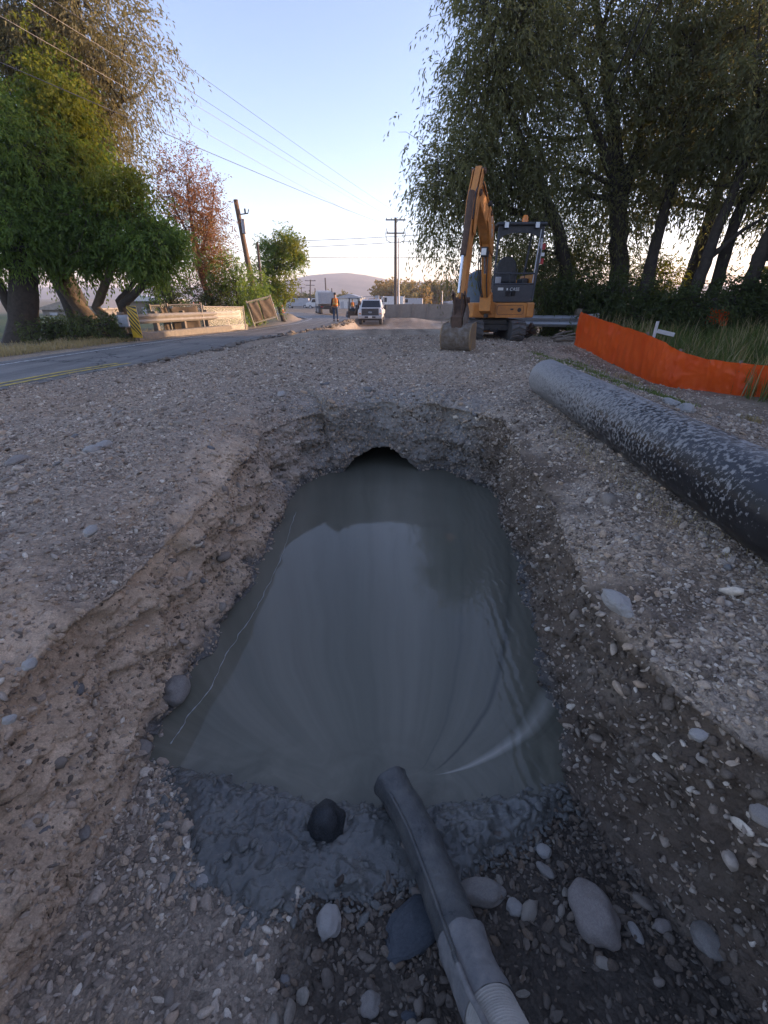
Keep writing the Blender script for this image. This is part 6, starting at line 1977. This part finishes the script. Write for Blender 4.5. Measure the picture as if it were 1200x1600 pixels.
# ------------------------------------------------------------------ people
def skin_mesh(name, joints, edges, mat, parent, sub=2):
    me = bpy.data.meshes.new(name)
    me.from_pydata([j[0] for j in joints], edges, [])
    o = link(name, me, mat, parent)
    m = o.modifiers.new('skin', 'SKIN')
    for i, j in enumerate(joints):
        v = me.skin_vertices[0].data[i]; r_ = j[1]
        v.radius = r_ if isinstance(r_, tuple) else (r_, r_)
    me.skin_vertices[0].data[0].use_root = True
    s = o.modifiers.new('sub', 'SUBSURF'); s.levels = sub; s.render_levels = sub
    dg = bpy.context.evaluated_depsgraph_get()
    new = bpy.data.meshes.new_from_object(o.evaluated_get(dg))
    o.modifiers.clear(); o.data = new
    if not new.materials: new.materials.append(mat)
    new.polygons.foreach_set('use_smooth', [True] * len(new.polygons))
    return o
def person(loc, rz, label, s=1.0, band=True):
    """standing, seen from behind: local -Y is the figure's front"""
    p = empty('person', loc, rz, label, 'person', 'workers in orange vests')
    p.scale = (s, s, s)
    hip = (0, 0, .96)
    J = [((0, 0, .96), (.14, .10)), ((0, .0, 1.15), (.135, .10)), ((0, 0, 1.36), (.16, .105)), ((0, .0, 1.46), (.09, .08)), ((0, -.01, 1.54), .055), ((0, -.015, 1.63), (.075, .09)), ((0, -.02, 1.72), (.07, .085)),
         ((-.18, 0, 1.42), .055), ((-.25, .02, 1.14), .042), ((-.26, -.05, .90), .032), ((-.26, -.07, .82), (.035, .02)),
         ((.18, 0, 1.42), .055), ((.25, .02, 1.14), .042), ((.26, -.05, .90), .032), ((.26, -.07, .82), (.035, .02)),
         ((-.10, 0, .86), .085), ((-.12, -.02, .48), .055), ((-.13, .02, .09), .04), ((-.14, -.10, .04), .035),
         ((.10, 0, .86), .085), ((.12, -.02, .48), .055), ((.13, .02, .09), .04), ((.15, -.10, .04), .035)]
    E = [(0, 1), (1, 2), (2, 3), (3, 4), (4, 5), (5, 6), (2, 7), (7, 8), (8, 9), (9, 10), (2, 11), (11, 12), (12, 13), (13, 14), (0, 15), (15, 16), (16, 17), (17, 18), (0, 19), (19, 20), (20, 21), (21, 22)]
    fing = []
    for s_, w_ in ((-1, 10), (1, 14)):
        for k in range(5):
            off = (-.03 + .015 * k)
            J.append(((s_ * .26 - .0, -.07 + off, .80), .010)); J.append(((s_ * .255, -.085 + off * (1.2 if k else 2), .745 + .01 * abs(k - 2)), .008))
            E += [(w_, len(J) - 2), (len(J) - 2, len(J) - 1)]
    body = skin_mesh('body', J, E, M['skin'], p, 2)
    T = [((0, 0, .98), (.165, .125)), ((-.10, 0, .84), .105), ((-.12, -.02, .48), .075), ((-.13, .01, .12), .068), ((.10, 0, .84), .105), ((.12, -.02, .48), .075), ((.13, .01, .12), .068)]
    skin_mesh('jeans', T, [(0, 1), (1, 2), (2, 3), (0, 4), (4, 5), (5, 6)], M['jeans'], p, 2)
    S_ = [((0, 0, 1.0), (.165, .125)), ((0, 0, 1.2), (.16, .125)), ((0, 0, 1.38), (.185, .125)), ((-.19, 0, 1.42), .07), ((-.25, .02, 1.14), .056), ((-.26, -.03, .98), .05), ((.19, 0, 1.42), .07), ((.25, .02, 1.14), .056), ((.26, -.03, .98), .05)]
    skin_mesh('shirt', S_, [(0, 1), (1, 2), (2, 3), (3, 4), (4, 5), (2, 6), (6, 7), (7, 8)], M['shirt'], p, 2)
    vs, fs = [], []; n = 20
    prof_ = [(.98, .19, .15), (1.1, .19, .15), (1.22, .188, .15), (1.34, .20, .15), (1.42, .19, .14), (1.48, .12, .10)]
    for z, a_, b_ in prof_:
        for k in range(n):
            t = 2 * PI * k / n; vs.append((a_ * math.cos(t), b_ * math.sin(t), z))
    for i in range(len(prof_) - 1):
        for k in range(n): k2 = (k + 1) % n; fs.append((i * n + k, i * n + k2, (i + 1) * n + k2, (i + 1) * n + k))
    mb = MB(); mb.add(vs, fs, True); v_ = mb.build('vest', M['vest'], p); m = v_.modifiers.new('s', 'SOLIDIFY'); m.thickness = .01
    if band:
        for z0, z1 in ((1.08, 1.13),):
            vs = []
            for z in (z0, z1):
                for k in range(n): t = 2 * PI * k / n; vs.append((.204 * math.cos(t), .164 * math.sin(t), z))
            mb = MB(); mb.add(vs, [(k, (k + 1) % n, n + (k + 1) % n, n + k) for k in range(n)], True); mb.build('reflective_band', M['vest_band'], v_)
        for x in (-.09, .09):
            mb = MB(); mb.box((x, .157, 1.26), (.045, .012, .30)); mb.build('reflective_band', M['vest_band'], v_)
    mb = MB(); mb.ball((0, .015, 1.735), .098, 7, (.88, 1.0, .85)); mb.build('hair', M['hair'], p)
    mb = MB(); mb.ball((0, -.125, 1.66), .018, 4, (.8, 1.2, 1.4))
    for s_ in (-1, 1): mb.ball((s_ * .095, -.005, 1.66), .025, 4, (.4, .8, 1.2))
    mb.build('nose_and_ears', M['skin'], p)
    for s_ in (-1, 1): mb = MB(); mb.box((s_ * .135, -.04, .05), (.10, .28, .10)); mb.build('boot', M['bark'], p, .03, 3)
    for s_ in (-1, 1): mb = MB(); mb.ball((s_ * .032, -.108, 1.685), .011, 4); mb.build('eye', M['hair'], p)
    return p
def ground_or_road(x, y):
    return float(zroad(y)) if xo(y) < x < xi(y) else h1(x, y)
yw = 33.5
q = A(525, 503, yw)
sc_ = (A(525, 457.5, yw)[2] - q[2]) / 1.82
person((q[0], yw, float(zroad(yw)) + .0), PI + .15, 'worker in orange vest and blue jeans standing on the road edge, seen from behind', sc_)

# ------------------------------------------------------------------ pickup
def wheel(parent, x, y, r, w, rimmat=None):
    mb = MB(); mb.tube([(x - w / 2, y, r), (x - w / 2 + .03, y, r), (x + w / 2 - .03, y, r), (x + w / 2, y, r)], [r * .9, r, r, r * .9], 20); t_w = mb.build('wheel', M['rubber'], parent)
    s = 1 if x > 0 else -1
    mb = MB(); mb.tube([(x + s * w * .35, y, r), (x + s * (w / 2 + .012), y, r)], [r * .58, r * .55], 14); mb.build('rim', rimmat or M['galv'], t_w)
    return t_w
yk = 41.0
q = A(578.5, 508, yk)
TX0, TY0 = q[0], yk
pk = empty('pickup_truck', (TX0, TY0, q[2]), R(-2), 'white heavy pickup with a dark grille facing the camera, parked below the road edge', 'pickup truck')
gz = h1(TX0, TY0); pk.scale = (1.05, 1.05, 1.05)
WP = M['white_paint']
mb = MB(); mb.prism([(-1.0, .55), (1.0, .55), (1.02, .95), (.98, 1.12), (.93, 1.20), (-.93, 1.20), (-.98, 1.12), (-1.02, .95)], .62, (0, .72, 0)); mb.build('front_body', WP, pk, .05, 3)
mb = MB(); mb.prism([(-.92, 1.17), (.92, 1.17), (.84, 1.29), (-.84, 1.29)], .50, (0, .68, 0)); mb.build('bonnet', WP, pk, .04, 3)
mb = MB(); mb.add([(-.93, 1.2, 1.2), (.93, 1.2, 1.2), (.78, 1.75, 1.90), (-.78, 1.75, 1.90), (-.93, 3.2, 1.2), (.93, 3.2, 1.2), (.78, 3.05, 1.90), (-.78, 3.05, 1.90)], [(0, 1, 2, 3), (5, 4, 7, 6), (1, 5, 6, 2), (4, 0, 3, 7), (3, 2, 6, 7)]); mb.build('cab', WP, pk, .04, 3)
mb = MB(); mb.prism([(-1.0, .55), (1.0, .55), (1.0, 1.24), (-1.0, 1.24)], 1.0, (0, 2.2, 0)); mb.build('doors', WP, pk, .04, 3)
mb = MB(); mb.add([(-.80, 1.235, 1.27), (.80, 1.235, 1.27), (.69, 1.67, 1.82), (-.69, 1.67, 1.82)], [(0, 1, 2, 3)]); mb.build('windscreen', M['glass'], pk)
mb = MB(); mb.box((0, .075, .95), (1.42, .07, .60)); gr = mb.build('grille', M['charcoal'], pk, .04, 3)
for z in (.82, .94, 1.06): mb = MB(); mb.box((0, .045, z), (1.12, .03, .035)); mb.build('grille_bar', M['black_plastic'], gr)
mb = MB(); mb.tube([(0, .055, .96), (0, .03, .96)], .13, 20); em = mb.build('oval_badge', M['tank_blue'], gr); em.scale = (1.35, 1, .62); em.location = (0, 0, .365)
text('lettering', 'Ford', .13, (0, .018, .955), (PI / 2, 0, 0), M['print'], gr)
for s in (-1, 1):
    mb = MB(); mb.box((s * .82, .085, .98), (.28, .06, .34)); hl = mb.build('headlight', M['lamp'], pk, .04)
    mb = MB(); mb.box((s * .84, .05, .86), (.16, .02, .07)); mb.build('indicator', M['amber'], hl)
    mb = MB(); mb.box((s * 1.20, 1.25, 1.32), (.22, .10, .34)); mr = mb.build('side_mirror', M['black_plastic'], pk, .03)
    mb = MB(); mb.tube([(s * .96, 1.28, 1.25), (s * 1.12, 1.25, 1.28)], .025, 6); mb.build('mirror_arm', M['black_plastic'], mr)
    wheel(pk, s * .84, .85, .40, .27); wheel(pk, s * .84, 4.3, .40, .27)
mb = MB(); mb.box((0, .02, .60), (1.96, .16, .24)); mb.build('bumper', M['galv'], pk, .04, 3)
mb = MB(); mb.box((0, -.065, .60), (.9, .02, .12)); mb.build('bumper_inset', M['black_plastic'], pk)
mb = MB(); mb.box((0, -.08, .62), (.32, .012, .16)); mb.build('number_plate', M['print'], pk)
mb = MB(); mb.box((0, .15, .42), (1.7, .1, .14)); mb.build('air_dam', M['black_plastic'], pk)
for k in range(5): mb = MB(); mb.box((-.44 + .22 * k, 1.80, 1.925), (.09, .06, .04)); mb.build('roof_light', M['amber'], pk)
mb = MB()
mb.prism([(-1.04, .75), (1.04, .75), (1.04, 1.45), (-1.04, 1.45)], 1.1, (0, 4.35, 0)); mb.build('service_body', WP, pk, .03)
mb = MB()
for y_ in (3.4, 5.3):
    mb.bar((-.95, y_, 1.45), (-.95, y_, 2.1), .05); mb.bar((.95, y_, 1.45), (.95, y_, 2.1), .05); mb.bar((-.95, y_, 2.1), (.95, y_, 2.1), .05)
for s in (-.95, .95): mb.bar((s, 2.4, 2.12), (s, 5.4, 2.12), .05)
mb.build('ladder_rack', M['galv'], pk)
for k in range(3): mb = MB(); mb.box((-.6 + .5 * k, 3.6, 1.62 + .1 * k), (.35, .6, .35 + .2 * k)); mb.build('tool_box', M['galv'], pk, .02)

# ------------------------------------------------------------------ dump truck seen from behind
yd = 52
q = A(513, 491, yd)
dt = empty('dump_truck', (q[0], yd, h1(q[0], yd)), R(14), 'dump truck with a light grey box seen from behind beyond the worker', 'dump truck')
gzd = q[2]; dt.location.z = max(float(zroad(yd)), q[2]); dt.scale = (.82, .82, .78)
mb = MB(); mb.prism([(-1.2, 1.25), (1.2, 1.25), (1.2, 2.75), (-1.2, 2.75)], 1.9, (0, 1.9, 0)); mb.build('dump_box', M['galv'], dt, .04)
mb = MB(); mb.box((0, -.04, 2.0), (2.2, .06, 1.45)); mb.build('tailgate', M['galv'], dt, .02)
for x in (-.75, 0, .75): mb = MB(); mb.box((x, -.10, 2.0), (.10, .08, 1.4)); mb.build('rib', M['galv'], dt)
mb = MB(); mb.box((.1, 4.6, 1.9), (2.1, 1.6, 2.2)); mb.build('cab', WP, dt, .08, 3)
mb = MB(); mb.box((0, 2.0, .95), (.9, 5, .3)); mb.build('chassis', DS, dt)
for s in (-1, 1):
    for y_ in (.9, 2.2): wheel(dt, s * .95, y_, .5, .55)
    wheel(dt, s * 1.0, 4.9, .5, .3)
    mb = MB(); mb.box((s * .8, -.08, .95), (.3, .05, .12)); mb.build('tail_light', M['red'], dt)
mb = MB(); mb.box((0, -.1, .72), (2.2, .08, .14)); mb.build('rear_bumper', DS, dt)
for s in (-1, 1): mb = MB(); mb.tube([(s * 1.15, 3.75, 1.0), (s * 1.15, 3.75, 3.3)], .07, 8); mb.build('exhaust_stack', DS, dt)

# ------------------------------------------------------------------ wheeled loader behind the pickup with its driver
yl = 47
q = A(552, 500, yl)
ld = empty('backhoe', (q[0] + .1, yl, h1(q[0], yl) + .05), 0, 'dark cabbed backhoe working in the trench behind the pickup', 'backhoe')
for (x, y_) in ((-.75, -.7), (.75, -.7), (-.75, .7), (.75, .7)):
    mb = MB(); mb.bar((x * .9, y_ * .8, 1.1), (x * .75, y_ * .7, 2.7), .09); mb.build('cab_post', DS, ld)
mb = MB(); mb.box((0, 0, 2.74), (1.4, 1.4, .10)); mb.build('cab_roof', M['tank_blue'], ld, .03)
mb = MB(); mb.box((0, .1, .95), (1.5, 2.2, .5)); mb.build('machine_body', M['rust_brown'], ld, .05)
mb = MB(); mb.box((0, -.58, 1.35), (1.1, .03, .35)); mb.build('lower_window', M['glass'], ld)
mb = MB(); mb.box((0, .1, 1.3), (.5, .5, .5)); mb.build('seat', BP_, ld, .05)
for s in (-1, 1): wheel(ld, s * .85, .9, .6, .4); wheel(ld, s * .85, -.9, .42, .35)
mb = MB(); mb.bar((.2, -1.1, .9), (.9, -2.2, 2.4), .2, .25); mb.bar((.9, -2.2, 2.4), (1.3, -3.0, 1.2), .16, .2); mb.build('dig_arm', M['rust_brown'], ld, .02)
mb = MB(); mb.prism([(-.35, 0), (.35, 0), (.35, .5), (-.35, .6)], .35, (1.35, -3.1, .65)); mb.build('dig_bucket', M['rust_brown'], ld, .04)
ld.scale = (.75, .75, .75)
d2 = person(tuple(ld.location + Vector((-.12, -.1, .55))), 0, 'driver in an orange vest inside the dark cab behind the pickup', .78)

# ------------------------------------------------------------------ tan privacy fence of panels
fpx0, fpx1 = 600, 905
yf = 49.0
xa = A(fpx0, 480, yf)[0]; xb = A(960, 480, yf)[0]
ztop = A(700, 475.5, yf)[2]
pf = empty('privacy_fence', (xa, yf, -1.3), 0, 'long plain tan panel fence closing off the site behind the dirt mounds', 'fence')
npn = 16; wp = (xb - xa) / npn
pm = None
for k in range(npn):
    if pm is None:
        mb = MB(); mb.box((0, 0, (ztop + 1.3) / 2), (wp - .02, .05, ztop + 1.3)); pm = mb.mesh('panel'); pm.materials.append(M['fence_tan'])
    o = bpy.data.objects.new('panel', pm); COL.objects.link(o); o.parent = pf; o.location = (wp * (k + .5), .01 * (k % 2), rnd.uniform(-.03, .03))
    mb = MB(); mb.box((wp * k, -.05, (ztop + 1.36) / 2), (.12, .12, ztop + 1.4)); mb.build('post', M['fence_tan'], pf)

# ------------------------------------------------------------------ traffic drums and cones along the bend
cm = MB(); cm.tube([(0, 0, 0), (0, 0, .04)], [.22, .22], 8, smooth=False); cm.tube([(0, 0, .04), (0, 0, .72)], [.15, .03], 12); cmesh = cm.mesh('traffic_cone'); cmesh.materials.append(M['cone'])
cb_ = MB(); cb_.tube([(0, 0, .32), (0, 0, .50)], [.118, .080], 12, cap=False); cbm = cb_.mesh('reflective_collar'); cbm.materials.append(M['white_paint'])
ordw = ['nearest', 'second', 'third', 'fourth', 'fifth', 'sixth', 'seventh', 'eighth', 'ninth', 'tenth', 'eleventh', 'farthest']
for k in range(12):
    y_ = 58 + k * 3.4
    x_ = float(xi(y_)) - 2.4 - .05 * k
    o = bpy.data.objects.new('traffic_cone', cmesh); COL.objects.link(o); o.location = (x_, y_, float(zroad(y_)) + .005); o.scale = (1.25, 1.25, 1.25)
    tag(o, 'orange cone with white collar, %s in the line along the road bend' % ordw[k], 'traffic cone', 'traffic cones along the bend')
    c_ = bpy.data.objects.new('reflective_collar', cbm); COL.objects.link(c_); c_.parent = o

# ------------------------------------------------------------------ far buildings and vehicles
def shed(px0, px1, py_top, y, dep, label, wallm, roofm, rise=.8):
    a = A(px0, py_top, y); b = A(px1, py_top, y)
    w = b[0] - a[0]; h = a[2] + 1.2 - rise
    e = empty('shed', ((a[0] + b[0]) / 2, y, -1.2), 0, label, 'building', 'far sheds')
    mb = MB(); mb.box((0, dep / 2, h / 2), (w, dep, h)); mb.build('wall', wallm, e)
    mb = MB(); mb.prism([(-w / 2 - .3, h), (w / 2 + .3, h), (w / 2 + .3, h + .15), (0, h + rise), (-w / 2 - .3, h + .15)], dep / 2 + .3, (0, dep / 2, 0)); mb.build('roof', roofm, e)
    for k in range(3):
        mb = MB(); mb.box((-w * .3 + k * w * .3, -.04, h * .42), (w * .14, .08, h * .6)); mb.build('door', M['galv'], e)
    return e
shed(527, 563, 459, 95, 18, 'large white shed behind the worker and dump truck', M['white_paint'], M['galv'])
shed(492, 512, 467, 110, 10, 'small grey shed left of the dump truck', M['galv'], M['white_paint'])
shed(700, 760, 468, 120, 14, 'pale long shed behind the digging arm', M['galv'], M['galv'])
shed(195, 247, 461, 44, 6, 'white roofed building glimpsed under the left trees', M['concrete'], M['white_paint'], .5)
shed(60, 150, 468, 52, 8, 'tan house partly hidden by the trunks on the left', M['fence_tan'], M['galv_old'], 1.0)
def van(px, py_b, y, label, mat, L=4.8, h=2.0, rz=PI / 2):
    q = A(px, py_b, y)
    e = empty('parked_van', (q[0], y, -1.15), rz, label, 'van', 'white vehicles parked far off')
    mb = MB(); mb.prism([(-L / 2, .4), (L / 2, .4), (L / 2, h * .55), (L / 2 - .9, h * .62), (L / 2 - 1.3, h), (-L / 2, h)], .95, (0, 0, 0), (0, 1, 0), (0, 0, 1), (1, 0, 0)); mb.build('body', mat, e, .1, 3)
    mb = MB(); mb.prism([(L / 2 - 2.1, h * .62), (L / 2 - 1.15, h * .62), (L / 2 - 1.45, h * .92), (L / 2 - 2.1, h * .92)], .96, (0, 0, 0), (0, 1, 0), (0, 0, 1), (1, 0, 0)); mb.build('window', M['glass'], e)
    for s in (-1, 1):
        for y_ in (-L / 2 + .9, L / 2 - .9): wheel(e, s * .85, y_, .36, .25)
    return e
van(608, 476, 85, 'white van standing just left of the tall dark pole behind the fence', M['white_paint'], 5, 2.3)
van(498, 480, 100, 'white van parked left of the dump truck', M['white_paint'], 5, 2.0)
van(466, 482, 105, 'pale van far off at the road bend', M['galv'], 5, 2.0)
van(640, 477, 95, 'grey van behind the long fence right of the tall dark pole', M['galv'], 5, 2.0)

# ------------------------------------------------------------------ haze: the air between here and the hills
t_ = bpy.data.materials.new('haze'); t_.use_nodes = True
nt = t_.node_tree; nt.nodes.clear()
ho = nt.nodes.new('ShaderNodeOutputMaterial'); hv = nt.nodes.new('ShaderNodeVolumePrincipled')
hv.inputs['Color'].default_value = (.82, .84, .96, 1); hv.inputs['Density'].default_value = .00048; hv.inputs['Anisotropy'].default_value = .2
nt.links.new(hv.outputs[0], ho.inputs['Volume'])
mb = MB(); mb.box((0, 0, 37), (7000, 7000, 86)); hz = mb.build('haze', t_)
tag(hz, kind='stuff')
